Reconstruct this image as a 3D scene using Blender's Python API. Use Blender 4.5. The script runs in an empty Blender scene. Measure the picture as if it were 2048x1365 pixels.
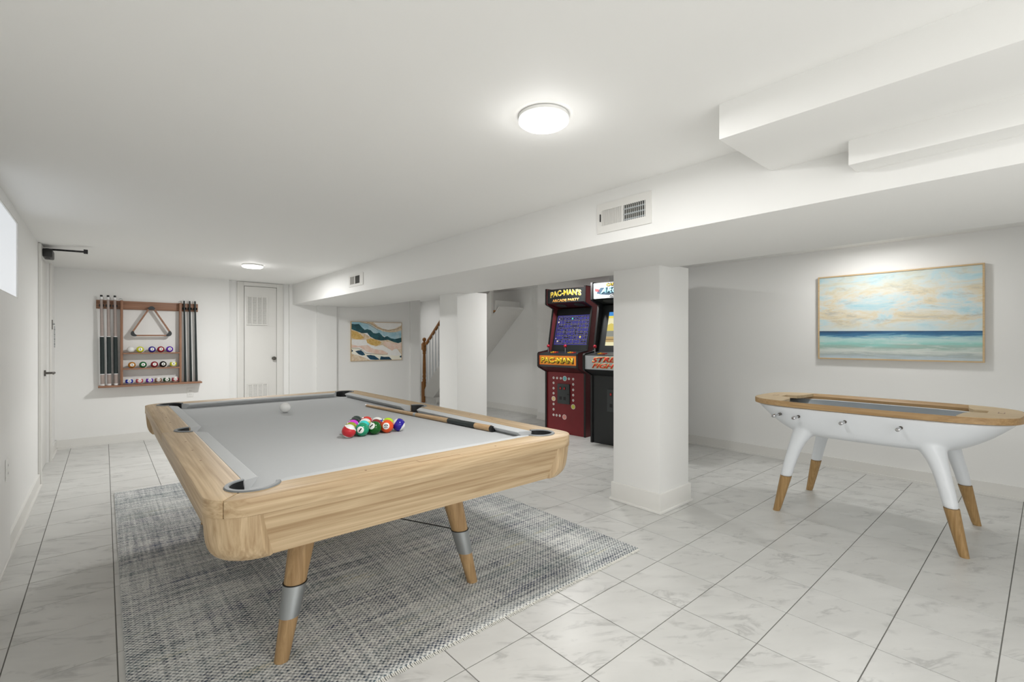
import bpy, bmesh, math, random
from mathutils import Vector, Matrix

random.seed(7)
S = bpy.context.scene
C = S.collection
R = math.radians
PI = math.pi

# ---------------------------------------------------------------- camera
cam_d = bpy.data.cameras.new('camera')
cam_d.sensor_width = 36.0
cam_d.lens = 16.450
cam_d.clip_start = 0.02
cam = bpy.data.objects.new('camera', cam_d)
C.objects.link(cam)
cam.location = (0, 0, 1.25)
cam.rotation_euler = (R(90), 0, R(-41.065))
S.camera = cam

# ---------------------------------------------------------------- world, exposure
w = bpy.data.worlds.new('world')
S.world = w
w.use_nodes = True
w.node_tree.nodes['Background'].inputs[0].default_value = (1.0, 0.99, 0.97, 1)
w.node_tree.nodes['Background'].inputs[1].default_value = 2.2
S.view_settings.view_transform = 'Standard'
S.view_settings.look = 'None'
S.view_settings.gamma = 1.0
S.view_settings.use_curve_mapping = False
S.view_settings.exposure = 0.10

LAMP_W = 15.5          # ceiling lamps
CEIL = 2.10            # main ceiling
CEIL_R = 2.15          # ceiling right of the dropped beam
SOF = 1.80             # underside of the dropped beam
XL, XR, YB = -0.43, 5.41, 7.5


# ---------------------------------------------------------------- material helpers
def lin(c):
    return tuple(((x / 12.92) if x <= 0.04045 else ((x + 0.055) / 1.055) ** 2.4) for x in c)


def rgb(r, g, b):
    return lin((r / 255, g / 255, b / 255)) + (1,)


class NT:
    def __init__(s, name):
        s.m = bpy.data.materials.new(name)
        s.m.use_nodes = True
        s.t = s.m.node_tree
        s.b = s.t.nodes['Principled BSDF']

    def n(s, typ, **kw):
        x = s.t.nodes.new(typ)
        for k, v in kw.items():
            setattr(x, k, v)
        return x

    def l(s, a, b):
        s.t.links.new(a, b)

    def val(s, sock, v):
        if isinstance(v, bpy.types.NodeSocket):
            s.l(v, sock)
        else:
            sock.default_value = v

    def math(s, op, a, b=0.0, c=0.0, clamp=False):
        x = s.n('ShaderNodeMath', operation=op, use_clamp=clamp)
        for i, v in enumerate((a, b, c)):
            s.val(x.inputs[i], v)
        return x.outputs[0]

    def mix(s, f, a, b, blend='MIX'):
        x = s.n('ShaderNodeMix', data_type='RGBA', blend_type=blend)
        s.val(x.inputs[0], f)
        s.val(x.inputs[6], a)
        s.val(x.inputs[7], b)
        return x.outputs[2]

    def ramp(s, f, stops, interp='LINEAR'):
        x = s.n('ShaderNodeValToRGB')
        x.color_ramp.interpolation = interp
        e = x.color_ramp.elements
        while len(e) < len(stops):
            e.new(0.5)
        for el, (p, c) in zip(e, stops):
            el.position = p
            el.color = c if len(c) == 4 else tuple(c) + (1,)
        s.l(f, x.inputs[0])
        return x.outputs[0]

    def noise(s, vec, scale, detail=3, rough=0.5, dist=0.0):
        x = s.n('ShaderNodeTexNoise')
        x.inputs['Scale'].default_value = scale
        x.inputs['Detail'].default_value = detail
        x.inputs['Roughness'].default_value = rough
        x.inputs['Distortion'].default_value = dist
        s.l(vec, x.inputs['Vector'])
        return x.outputs[0]

    def mapping(s, vec, scale=(1, 1, 1), loc=(0, 0, 0), rot=(0, 0, 0)):
        x = s.n('ShaderNodeMapping')
        x.inputs['Scale'].default_value = scale
        x.inputs['Location'].default_value = loc
        x.inputs['Rotation'].default_value = rot
        s.l(vec, x.inputs['Vector'])
        return x.outputs[0]

    def obj(s):
        return s.n('ShaderNodeTexCoord').outputs['Object']

    def gen(s):
        return s.n('ShaderNodeTexCoord').outputs['Generated']

    def bump(s, h, strength=0.2, dist=0.01):
        x = s.n('ShaderNodeBump')
        x.inputs['Strength'].default_value = strength
        x.inputs['Distance'].default_value = dist
        s.l(h, x.inputs['Height'])
        s.l(x.outputs[0], s.b.inputs['Normal'])

    def set(s, col=None, rough=None, metal=None, emit=None, estr=None, spec=None):
        if col is not None:
            s.val(s.b.inputs['Base Color'], col)
        if rough is not None:
            s.val(s.b.inputs['Roughness'], rough)
        if metal is not None:
            s.b.inputs['Metallic'].default_value = metal
        if spec is not None:
            s.b.inputs['Specular IOR Level'].default_value = spec
        if emit is not None:
            s.val(s.b.inputs['Emission Color'], emit)
            s.b.inputs['Emission Strength'].default_value = 1.0 if estr is None else estr
        return s


M = {}


def plain(name, col, rough=0.5, metal=0.0, var=0.04, scale=9.0, bump=0.0, spec=None, emit=None, estr=None):
    """one colour with a faint procedural mottling"""
    t = NT(name)
    nz = t.noise(t.obj(), scale, 3)
    d = tuple(max(0, c * (1 - var)) for c in col[:3]) + (1,)
    u = tuple(min(1, c * (1 + var)) for c in col[:3]) + (1,)
    t.set(col=t.mix(nz, d, u), rough=rough, metal=metal, spec=spec)
    if bump:
        t.bump(t.noise(t.obj(), scale * 30, 2), bump, 0.002)
    if emit is not None:
        t.set(emit=emit, estr=estr)
    M[name] = t.m
    return t.m


plain('wall_paint', rgb(241, 241, 239), 0.6, var=0.012, scale=2.2, bump=0.05, spec=0.3)
plain('ceiling_paint', rgb(249, 249, 247), 0.7, var=0.012, scale=1.7, bump=0.05, spec=0.2)
plain('trim_paint', rgb(231, 230, 226), 0.35, var=0.01, spec=0.4)
plain('grout', rgb(120, 119, 115), 0.9, var=0.12, scale=14)
plain('white_lacquer', rgb(232, 236, 240), 0.28, var=0.006, spec=0.5)
plain('cloth', rgb(190, 192, 193), 0.95, var=0.02, scale=60, bump=0.15, spec=0.1)
plain('cushion_cloth', rgb(196, 198, 199), 0.95, var=0.02, scale=60, bump=0.15, spec=0.1)
plain('pocket_leather', rgb(24, 26, 28), 0.5, var=0.1)
plain('pocket_trim', rgb(120, 124, 126), 0.45, var=0.03)
plain('steel', rgb(172, 176, 178), 0.38, metal=0.85, var=0.03)
plain('chrome', rgb(200, 200, 202), 0.15, metal=1.0, var=0.02)
plain('dark_metal', rgb(104, 101, 96), 0.35, metal=0.8, var=0.05)
plain('black_plastic', rgb(17, 17, 18), 0.45, var=0.1)
plain('wire', rgb(45, 46, 46), 0.5, var=0.05)
plain('white_plastic', rgb(236, 236, 233), 0.35, var=0.01)
plain('slot_dark', rgb(20, 20, 20), 0.7, var=0.1)
plain('duct_dark', rgb(14, 13, 12), 0.9, var=0.1)
plain('duct_grey', rgb(70, 70, 66), 0.9, var=0.1)
plain('lining_grey', rgb(150, 158, 164), 0.5, var=0.03)
plain('cabinet_red', rgb(122, 26, 33), 0.4, var=0.05)
plain('cabinet_side_red', rgb(112, 48, 50), 0.45, var=0.05)
plain('cabinet_dark_red', rgb(74, 14, 18), 0.5, var=0.05)
plain('cabinet_black', rgb(30, 33, 34), 0.45, var=0.05)
plain('cabinet_grey', rgb(58, 62, 63), 0.5, var=0.04)
plain('panel_silver', rgb(196, 199, 203), 0.45, var=0.03)
plain('joystick_red', rgb(170, 28, 48), 0.25, var=0.03)
plain('button_yellow', rgb(240, 190, 40), 0.3, var=0.03)
plain('button_orange', rgb(240, 120, 40), 0.3, var=0.03)
plain('button_red', rgb(190, 40, 40), 0.3, var=0.03)
plain('print_yellow', rgb(250, 214, 60), 0.5, var=0.05)
plain('print_cream', rgb(250, 232, 170), 0.5, var=0.05)
plain('print_pink', rgb(226, 150, 140), 0.5, var=0.05)
plain('print_orange', rgb(243, 121, 50), 0.5, var=0.05)
plain('print_amber', rgb(250, 160, 45), 0.5, var=0.08, scale=20)
plain('print_white', rgb(242, 240, 236), 0.5, var=0.02)
plain('print_black', rgb(18, 18, 20), 0.5, var=0.05)
plain('print_teal', rgb(110, 190, 195), 0.5, var=0.05)
plain('print_sky', rgb(150, 205, 225), 0.5, var=0.08, scale=40)
plain('print_navy', rgb(22, 60, 84), 0.5, var=0.2, scale=30)
plain('print_green', rgb(50, 100, 50), 0.5, var=0.2, scale=30)
plain('print_lime', rgb(214, 214, 90), 0.5, var=0.05)
plain('print_sand', rgb(232, 205, 150), 0.5, var=0.05)
plain('print_red', rgb(214, 38, 44), 0.5, var=0.05)
plain('speaker_mesh', rgb(58, 60, 60), 0.8, var=0.15, scale=120)
plain('rack_corner', rgb(44, 47, 50), 0.5, var=0.05)
plain('taupe', rgb(168, 154, 148), 0.4, var=0.06, scale=30)
plain('grip_black', rgb(38, 48, 48), 0.7, var=0.15, scale=80)
plain('cue_black', rgb(30, 40, 40), 0.4, var=0.1)
plain('ferrule', rgb(235, 235, 235), 0.3, var=0.01)


def wood(name, c_light, c_dark, axis=1, fine=1.0, rough=0.45, contrast=1.35):
    """oak-like grain running along the given object axis"""
    t = NT(name)
    o = t.obj()
    sc = [58.0 * fine] * 3
    sc[axis] = 0.9 * fine
    v = t.mapping(o, tuple(sc))
    n1 = t.noise(v, 1.0, 5, 0.62, 0.6)
    sc2 = [9.0 * fine] * 3
    sc2[axis] = 0.42 * fine
    v2 = t.mapping(o, tuple(sc2), loc=(3.1, 1.7, 0.4))
    n2 = t.noise(v2, 1.0, 3, 0.55, 1.6)
    rings = t.math('FRACT', t.math('MULTIPLY', n2, 7.0))
    rings = t.math('ABSOLUTE', t.math('SUBTRACT', rings, 0.5))
    f = t.math('ADD', t.math('MULTIPLY', n1, 0.85), t.math('MULTIPLY', rings, 0.22))
    f = t.math('MULTIPLY_ADD', t.math('SUBTRACT', f, 0.48), contrast, 0.5, clamp=True)
    col = t.ramp(f, [(0.22, c_dark), (0.52, tuple((a + b) / 2 for a, b in zip(c_light, c_dark))), (0.8, c_light)])
    t.set(col=col, rough=rough, spec=0.35)
    t.bump(n1, 0.06, 0.001)
    M[name] = t.m
    return t.m


OL, OD = rgb(212, 189, 154), rgb(160, 132, 97)
wood('oak_x', OL, OD, 0)
wood('oak_y', OL, OD, 1)
wood('oak_z', OL, OD, 2)
wood('oak_leg', rgb(196, 164, 120), rgb(152, 120, 82), 2)
wood('beech_y', rgb(196, 164, 120), rgb(158, 124, 82), 1, 1.2)
wood('beech_pale', rgb(226, 204, 168), rgb(200, 174, 134), 1, 1.0)
wood('beech_z', rgb(188, 155, 108), rgb(146, 114, 70), 2, 1.5)
wood('walnut_x', rgb(176, 134, 108), rgb(122, 86, 66), 0, 1.3)
wood('walnut_z', rgb(172, 130, 104), rgb(122, 86, 66), 2, 1.3)
wood('stair_oak', rgb(176, 122, 62), rgb(128, 80, 34), 2, 2.0)
wood('cue_maple', rgb(206, 176, 136), rgb(170, 136, 98), 1, 2.5)
wood('frame_oak', rgb(222, 198, 160), rgb(190, 160, 118), 1, 3.0)


def mk_tile():
    t = NT('marble_tile')
    geo = t.n('ShaderNodeNewGeometry')
    oi = t.n('ShaderNodeObjectInfo')
    seed = t.math('ADD', oi.outputs['Random'], geo.outputs['Random Per Island'])
    cx = t.n('ShaderNodeCombineXYZ')
    t.l(t.math('MULTIPLY', seed, 37.0), cx.inputs[0])
    t.l(t.math('MULTIPLY', seed, 91.0), cx.inputs[1])
    t.l(t.math('MULTIPLY', seed, 17.0), cx.inputs[2])
    va = t.n('ShaderNodeVectorMath', operation='ADD')
    t.l(geo.outputs['Position'], va.inputs[0])
    t.l(cx.outputs[0], va.inputs[1])
    p = t.mapping(va.outputs[0], (1, 1, 1), rot=(0, 0, 0.6))
    p = t.mapping(p, (1.0, 2.6, 1.0))
    cloud = t.noise(p, 2.4, 4, 0.55, 0.4)
    v = t.noise(p, 3.0, 5, 0.6, 1.1)
    ridge = t.math('ABSOLUTE', t.math('SUBTRACT', v, 0.5))
    vein = t.math('SUBTRACT', 1.0, t.math('MULTIPLY', ridge, 16.0), clamp=True)
    gate = t.noise(p, 4.2, 3, 0.5, 0.3)
    gate = t.math('MULTIPLY', t.math('SUBTRACT', gate, 0.50), 7.0, clamp=True)
    vein = t.math('MULTIPLY', t.math('MULTIPLY', vein, gate), 0.5)
    spk = t.noise(p, 13.0, 3, 0.6, 0.4)
    spk = t.math('MULTIPLY', t.math('SUBTRACT', spk, 0.635), 4.0, clamp=True)
    col = t.ramp(cloud, [(0.25, rgb(202, 202, 199)), (0.75, rgb(217, 217, 214))])
    tint = t.math('MULTIPLY_ADD', seed, 0.02, 0.975)
    col = t.mix(vein, col, rgb(152, 152, 150))
    col = t.mix(t.math('MULTIPLY', spk, 0.5), col, rgb(140, 141, 140))
    mm = t.n('ShaderNodeMix', data_type='RGBA', blend_type='MULTIPLY')
    mm.inputs[0].default_value = 1.0
    t.l(col, mm.inputs[6])
    cb = t.n('ShaderNodeCombineColor')
    for i in range(3):
        t.l(tint, cb.inputs[i])
    t.l(cb.outputs[0], mm.inputs[7])
    t.set(col=mm.outputs[2], rough=0.34, spec=0.4)
    M['marble_tile'] = t.m


mk_tile()


def mk_rug():
    t = NT('rug_weave')
    o = t.obj()
    sx = t.n('ShaderNodeSeparateXYZ')
    t.l(o, sx.inputs[0])
    fr = 95.0
    wx = t.math('SINE', t.math('MULTIPLY', sx.outputs[0], fr * PI))
    wy = t.math('SINE', t.math('MULTIPLY', sx.outputs[1], fr * PI))
    chk = t.math('MULTIPLY', wx, wy)
    rowv = t.mapping(o, (1.6, 70.0, 1))
    rows = t.noise(rowv, 1.0, 4, 0.65, 0.2)
    colv = t.mapping(o, (60.0, 1.8, 1))
    cols = t.noise(colv, 1.0, 3, 0.6, 0.2)
    big = t.noise(o, 2.6, 4, 0.6, 0.5)
    speck = t.noise(o, 130.0, 2, 0.6)
    f = t.math('ADD', t.math('MULTIPLY', rows, 0.62), t.math('MULTIPLY', cols, 0.34))
    f = t.math('ADD', f, t.math('MULTIPLY', big, 0.30))
    f = t.math('ADD', f, t.math('MULTIPLY', chk, 0.15))
    f = t.math('ADD', f, t.math('MULTIPLY', t.math('SUBTRACT', speck, 0.5), 0.5))
    f = t.math('MULTIPLY_ADD', t.math('SUBTRACT', f, 0.62), 3.0, 0.56, clamp=True)
    tone = t.noise(t.mapping(o, (1.2, 9, 1), loc=(5, 2, 0)), 1.4, 4, 0.6)
    dark = t.ramp(tone, [(0.35, rgb(54, 66, 96)), (0.5, rgb(70, 80, 92)), (0.65, rgb(80, 98, 106))])
    lite = t.ramp(tone, [(0.38, rgb(238, 238, 234)), (0.6, rgb(228, 230, 228)), (0.7, rgb(232, 227, 210))])
    t.set(col=t.mix(f, dark, lite), rough=0.95, spec=0.1)
    t.bump(chk, 0.5, 0.002)
    M['rug_weave'] = t.m


mk_rug()


def mk_sea():
    """painted seascape print, laid out in the canvas' own generated coordinates (y: right to left, z: up)"""
    t = NT('seascape_print')
    g = t.gen()
    sx = t.n('ShaderNodeSeparateXYZ')
    t.l(g, sx.inputs[0])
    X = t.math('SUBTRACT', 1.0, sx.outputs[1])
    Z = sx.outputs[2]
    cv = t.n('ShaderNodeCombineXYZ')
    t.l(X, cv.inputs[0])
    t.l(Z, cv.inputs[1])
    v = cv.outputs[0]
    # sky
    sw = t.mapping(v, (2.6, 5.0, 1), rot=(0, 0, -0.30))
    n1 = t.noise(sw, 1.3, 7, 0.68, 0.5)
    n2 = t.noise(t.mapping(v, (3.2, 8.5, 1), loc=(4, 1, 0), rot=(0, 0, -0.34)), 1.5, 7, 0.72, 0.6)
    n3 = t.noise(t.mapping(v, (9.0, 22.0, 1), rot=(0, 0, -0.3)), 2.0, 4, 0.7, 0.3)
    sky = t.ramp(n1, [(0.32, rgb(166, 208, 218)), (0.42, rgb(196, 218, 222)), (0.49, rgb(216, 218, 210)), (0.57, rgb(220, 208, 178)), (0.68, rgb(186, 184, 174))])
    sky = t.mix(t.math('MULTIPLY', t.math('SUBTRACT', n2, 0.52), 4.5, clamp=True), sky, rgb(228, 228, 222))
    sky = t.mix(t.math('MULTIPLY', t.math('SUBTRACT', 0.45, n2), 4.5, clamp=True), sky, rgb(178, 172, 156))
    sky = t.mix(t.math('MULTIPLY', t.math('SUBTRACT', n3, 0.56), 1.6, clamp=True), sky, rgb(234, 234, 228))
    topb = t.math('MULTIPLY', t.math('MULTIPLY', t.math('SUBTRACT', Z, 0.74), 3.4, clamp=True), 0.5)
    sky = t.mix(topb, sky, rgb(178, 208, 214))
    low = t.math('MULTIPLY', t.math('SUBTRACT', 0.44, Z), 9.0, clamp=True)
    sky = t.mix(t.math('MULTIPLY', low, 0.7), sky, rgb(206, 222, 224))
    # sea
    wav = t.noise(t.mapping(v, (3.4, 22.0, 1)), 1.0, 6, 0.7, 0.7)
    zz = t.math('ADD', Z, t.math('MULTIPLY', t.math('SUBTRACT', wav, 0.5), 0.15))
    sea = t.ramp(t.math('DIVIDE', zz, 0.34), [(0.02, rgb(188, 204, 214)), (0.14, rgb(170, 182, 180)), (0.26, rgb(216, 222, 216)), (0.40, rgb(160, 186, 176)), (0.52, rgb(150, 208, 200)),
                                          (0.66, rgb(188, 218, 214)), (0.76, rgb(130, 180, 196)), (0.83, rgb(64, 118, 156)), (0.93, rgb(46, 88, 128)), (1.0, rgb(66, 84, 100))])
    foam = t.noise(t.mapping(v, (3.0, 24.0, 1), loc=(2, 7, 0)), 1.3, 5, 0.72, 0.8)
    fm = t.math('MULTIPLY', t.math('MULTIPLY', t.math('SUBTRACT', foam, 0.52), 5.0, clamp=True), t.math('LESS_THAN', Z, 0.27))
    sea = t.mix(fm, sea, rgb(214, 222, 218))
    hz = t.math('ADD', 0.325, t.math('MULTIPLY', t.math('SUBTRACT', 0.5, X), 0.02))
    m = t.math('GREATER_THAN', Z, hz)
    col = t.mix(m, sea, sky)
    t.set(col=col, rough=0.55)
    M['seascape_print'] = t.m


mk_sea()


def mk_ink(name, c1, c2, scale=14, c3=None):
    t = NT(name)
    n = t.noise(t.mapping(t.obj(), (1, 1, 1)), scale, 5, 0.65, 1.2)
    st = [(0.35, c1), (0.62, c2)] + ([(0.72, c3)] if c3 else [])
    t.set(col=t.ramp(n, st), rough=0.5)
    M[name] = t.m


mk_ink('ink_teal', rgb(20, 66, 74), rgb(38, 96, 104), 9)
mk_ink('ink_navy', rgb(14, 52, 76), rgb(28, 84, 110), 8)
mk_ink('ink_sky', rgb(150, 200, 218), rgb(196, 222, 230), 6)
mk_ink('ink_gold', rgb(206, 164, 80), rgb(230, 196, 124), 24)
mk_ink('ink_tan', rgb(214, 186, 148), rgb(240, 226, 204), 16, rgb(168, 140, 110))
mk_ink('ink_blush', rgb(238, 200, 180), rgb(248, 228, 214), 10)
mk_ink('ink_white', rgb(246, 244, 240), rgb(252, 251, 248), 10)
mk_ink('ink_cream', rgb(250, 246, 226), rgb(253, 250, 238), 10)
mk_ink('ink_line', rgb(186, 160, 104), rgb(110, 96, 70), 30)

for nm, col, st in (('lamp_glow', (1.0, 0.98, 0.95, 1), 5.0), ('window_glow', (0.80, 0.86, 0.94, 1), 0.42)):
    plain(nm, (0.9, 0.9, 0.9, 1), 0.4, var=0.0, emit=col, estr=st)
for nm, c, st in (('screen_black', rgb(22, 20, 44), 0.6), ('screen_blue', rgb(74, 70, 200), 0.9), ('screen_dot', rgb(222, 214, 170), 0.8), ('screen_cyan', rgb(90, 220, 190), 0.9),
                  ('screen_pale', rgb(240, 220, 190), 0.9), ('screen_yellow', rgb(240, 220, 90), 0.9), ('scr_sky', rgb(70, 150, 225), 0.85), ('scr_gold', rgb(226, 206, 96), 0.8),
                  ('scr_cream', rgb(244, 236, 190), 0.85), ('scr_grey', rgb(150, 152, 140), 0.7), ('scr_tan', rgb(200, 170, 110), 0.75), ('scr_brown', rgb(120, 96, 60), 0.7)):
    plain(nm, (0.02, 0.02, 0.02, 1), 0.3, var=0.0, emit=c, estr=st)


def ball_mat(name, col, stripe=False, spot=(0, -1, 0), axis=(0, 0, 1)):
    """pool ball paint in the ball's own coordinates: white number disc on the given side, white caps if striped"""
    t = NT(name)
    nrm = t.n('ShaderNodeVectorMath', operation='NORMALIZE')
    t.l(t.obj(), nrm.inputs[0])
    col_s = col
    white = rgb(240, 240, 236)
    if stripe:
        d = t.n('ShaderNodeVectorMath', operation='DOT_PRODUCT')
        t.l(nrm.outputs[0], d.inputs[0])
        d.inputs[1].default_value = axis
        cap = t.math('GREATER_THAN', t.math('ABSOLUTE', d.outputs['Value']), 0.62)
        col_s = t.mix(cap, col, white)
    if spot is not None:
        d = t.n('ShaderNodeVectorMath', operation='DOT_PRODUCT')
        t.l(nrm.outputs[0], d.inputs[0])
        d.inputs[1].default_value = Vector(spot).normalized()
        disc = t.math('GREATER_THAN', d.outputs['Value'], 0.86)
        col_s = t.mix(disc, col_s, white)
    t.set(col=col_s, rough=0.12, spec=0.5)
    return t.m


# ---------------------------------------------------------------- mesh helpers
def box(bm, x0, x1, y0, y1, z0, z1):
    v = [bm.verts.new(p) for p in ((x0, y0, z0), (x1, y0, z0), (x1, y1, z0), (x0, y1, z0), (x0, y0, z1), (x1, y0, z1), (x1, y1, z1), (x0, y1, z1))]
    for f in ((3, 2, 1, 0), (4, 5, 6, 7), (0, 1, 5, 4), (1, 2, 6, 5), (2, 3, 7, 6), (3, 0, 4, 7)):
        bm.faces.new([v[i] for i in f])
    return bm


def ring_frame(p0, p1):
    d = (Vector(p1) - Vector(p0)).normalized()
    a = Vector((0, 0, 1)) if abs(d.z) < 0.95 else Vector((1, 0, 0))
    u = d.cross(a).normalized()
    return u, d.cross(u).normalized()


def tube(bm, pts, rads, n=12, cap=True):
    """tube along a polyline with a radius per point"""
    if not isinstance(rads, (list, tuple)):
        rads = [rads] * len(pts)
    pts = [Vector(p) for p in pts]
    u, v = ring_frame(pts[0], pts[-1] if (pts[-1] - pts[0]).length > 1e-6 else pts[1])
    rings = []
    for i, (p, r) in enumerate(zip(pts, rads)):
        rings.append([bm.verts.new(p + (u * math.cos(2 * PI * k / n) + v * math.sin(2 * PI * k / n)) * r) for k in range(n)])
    for a, b in zip(rings, rings[1:]):
        for k in range(n):
            bm.faces.new((a[k], a[(k + 1) % n], b[(k + 1) % n], b[k]))
    if cap:
        bm.faces.new(rings[0][::-1])
        bm.faces.new(rings[-1])
    return bm


def lathe(bm, prof, c=(0, 0, 0), n=24):
    """profile [(r,z)...] around the vertical through c"""
    rings = []
    for r, z in prof:
        if r < 1e-6:
            rings.append([bm.verts.new((c[0], c[1], c[2] + z))])
        else:
            rings.append([bm.verts.new((c[0] + r * math.cos(2 * PI * k / n), c[1] + r * math.sin(2 * PI * k / n), c[2] + z)) for k in range(n)])
    for a, b in zip(rings, rings[1:]):
        for k in range(n):
            k2 = (k + 1) % n
            if len(a) == 1 and len(b) == 1:
                continue
            if len(a) == 1:
                bm.faces.new((a[0], b[k2], b[k]))
            elif len(b) == 1:
                bm.faces.new((a[k], a[k2], b[0]))
            else:
                bm.faces.new((a[k], a[k2], b[k2], b[k]))
    for rg, rev in ((rings[0], True), (rings[-1], False)):
        if len(rg) > 1:
            bm.faces.new(rg[::-1] if rev else rg)
    return bm


def prism(bm, poly, d0, d1, f):
    """polygon [(a,b)...] extruded between d0 and d1; f(a,b,d) gives the point"""
    lo = [bm.verts.new(f(a, b, d0)) for a, b in poly]
    hi = [bm.verts.new(f(a, b, d1)) for a, b in poly]
    n = len(poly)
    bm.faces.new(lo[::-1])
    bm.faces.new(hi)
    for i in range(n):
        bm.faces.new((lo[i], lo[(i + 1) % n], hi[(i + 1) % n], hi[i]))
    return bm


FZ = lambda a, b, d: (a, b, d)      # polygon in plan
FX = lambda a, b, d: (d, a, b)      # polygon in (y, z), extruded along x
FY = lambda a, b, d: (a, d, b)      # polygon in (x, z), extruded along y


def wpos(o):
    """world offset of a thing's root, for parts that are written in world coordinates"""
    return o.location.copy()


def link(o, parent=None, local=False):
    C.objects.link(o)
    if parent is not None:
        o.parent = parent
        if not local and parent.parent is None and parent.type == 'EMPTY':
            o.location = -parent.location
    return o


def obj(name, bm, mat, parent=None, smooth=False, local=False, angle=35, bevel=0.0):
    bmesh.ops.recalc_face_normals(bm, faces=bm.faces[:])
    if bevel:
        es = [e for e in bm.edges if len(e.link_faces) == 2 and e.calc_face_angle(0) > R(40)]
        bmesh.ops.bevel(bm, geom=es, offset=bevel, segments=2, affect='EDGES', profile=0.6)
        smooth = True
    me = bpy.data.meshes.new(name)
    bm.to_mesh(me)
    bm.free()
    me.materials.append(M[mat] if isinstance(mat, str) else mat)
    if smooth:
        for p in me.polygons:
            p.use_smooth = True
        me.set_sharp_from_angle(angle=R(angle))
    o = bpy.data.objects.new(name, me)
    return link(o, parent, local)


def nb():
    return bmesh.new()


def tag(o, label=None, cat=None, group=None, kind=None):
    if label:
        o['label'] = label
    if cat:
        o['category'] = cat
    if group:
        o['group'] = group
    if kind:
        o['kind'] = kind
    return o


def thing(name, label, cat, loc=(0, 0, 0), rz=0.0, group=None):
    o = bpy.data.objects.new(name, None)
    o.empty_display_size = 0.05
    C.objects.link(o)
    o.location = loc
    o.rotation_euler = (0, 0, rz)
    return tag(o, label, cat, group)


def struct(name, bm, mat, label=None, parent=None, smooth=False, bevel=0.0):
    o = obj(name, bm, mat, parent, smooth, bevel=bevel)
    if parent is None:
        tag(o, label, None, None, 'structure')
    return o


def bake(o):
    dg = bpy.context.evaluated_depsgraph_get()
    me = bpy.data.meshes.new_from_object(o.evaluated_get(dg))
    o.modifiers.clear()
    old = o.data
    o.data = me
    bpy.data.meshes.remove(old)
    return o


def text_bm(body, w, h, depth=0.002, bold=0.0, shear=0.0, arch=0.0):
    """letters as a bmesh in the x/y plane, fitted to w x h and centred on the origin, thickness along +z"""
    cu = bpy.data.curves.new('lettering', 'FONT')
    cu.body = body
    cu.size = 1.0
    cu.offset = bold
    cu.shear = shear
    cu.resolution_u = 3
    to = bpy.data.objects.new('lettering', cu)
    C.objects.link(to)
    dg = bpy.context.evaluated_depsgraph_get()
    dg.update()
    me = bpy.data.meshes.new_from_object(to.evaluated_get(dg))
    bm = nb()
    bm.from_mesh(me)
    bpy.data.objects.remove(to)
    bpy.data.curves.remove(cu)
    bpy.data.meshes.remove(me)
    xs = [v.co.x for v in bm.verts]
    ys = [v.co.y for v in bm.verts]
    x0, x1, y0, y1 = min(xs), max(xs), min(ys), max(ys)
    for v in bm.verts:
        a = ((v.co.x - x0) / (x1 - x0) - 0.5)
        b = ((v.co.y - y0) / (y1 - y0) - 0.5) * h
        v.co = Vector((a * w, b + arch * (0.25 - a * a) * 4, 0))
    bmesh.ops.recalc_face_normals(bm, faces=bm.faces[:])
    if depth > 0:
        r = bmesh.ops.extrude_face_region(bm, geom=bm.faces[:])
        for e in r['geom']:
            if isinstance(e, bmesh.types.BMVert):
                e.co.z += depth
    return bm


def place(bm, o, r, u):
    """move an x/y-plane bmesh so that x -> r, y -> u, z -> outward normal, origin -> o"""
    r, u = Vector(r).normalized(), Vector(u).normalized()
    nn = r.cross(u)
    m = Matrix((r, u, nn)).transposed().to_4x4()
    m.translation = Vector(o)
    bm.transform(m)
    return bm


def poly_plate(bm, pts, z0, z1):
    return prism(bm, pts, z0, z1, FZ)


def disc(bm, cx, cy, r, z0, z1, n=20, ry=None):
    ry = r if ry is None else ry
    return prism(bm, [(cx + r * math.cos(2 * PI * k / n), cy + ry * math.sin(2 * PI * k / n)) for k in range(n)], z0, z1, FZ)


# ================================================================ SETTING
# ---- floor with single tiles
T = 0.3323
TX, TY = 0.0388, 0.1285
FX0, FX1, FY0, FY1 = XL - 0.03, 5.52, -1.9, 9.62
floor = struct('floor', box(nb(), FX0 - 0.1, FX1 + 0.5, FY0, FY1, -0.12, -0.0022), 'grout', 'white marble tile floor with thin grey joints')


def tile_bm(x0, x1, y0, y1, bm=None):
    bm = bm or nb()
    e = 0.0005
    lo = [bm.verts.new(p) for p in ((x0, y0, -0.009), (x1, y0, -0.009), (x1, y1, -0.009), (x0, y1, -0.009))]
    mi = [bm.verts.new(p) for p in ((x0, y0, -e), (x1, y0, -e), (x1, y1, -e), (x0, y1, -e))]
    hi = [bm.verts.new(p) for p in ((x0 + e, y0 + e, 0), (x1 - e, y0 + e, 0), (x1 - e, y1 - e, 0), (x0 + e, y1 - e, 0))]
    for a, b in ((lo, mi), (mi, hi)):
        for k in range(4):
            bm.faces.new((a[k], a[(k + 1) % 4], b[(k + 1) % 4], b[k]))
    bm.faces.new(hi)
    return bm


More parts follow.
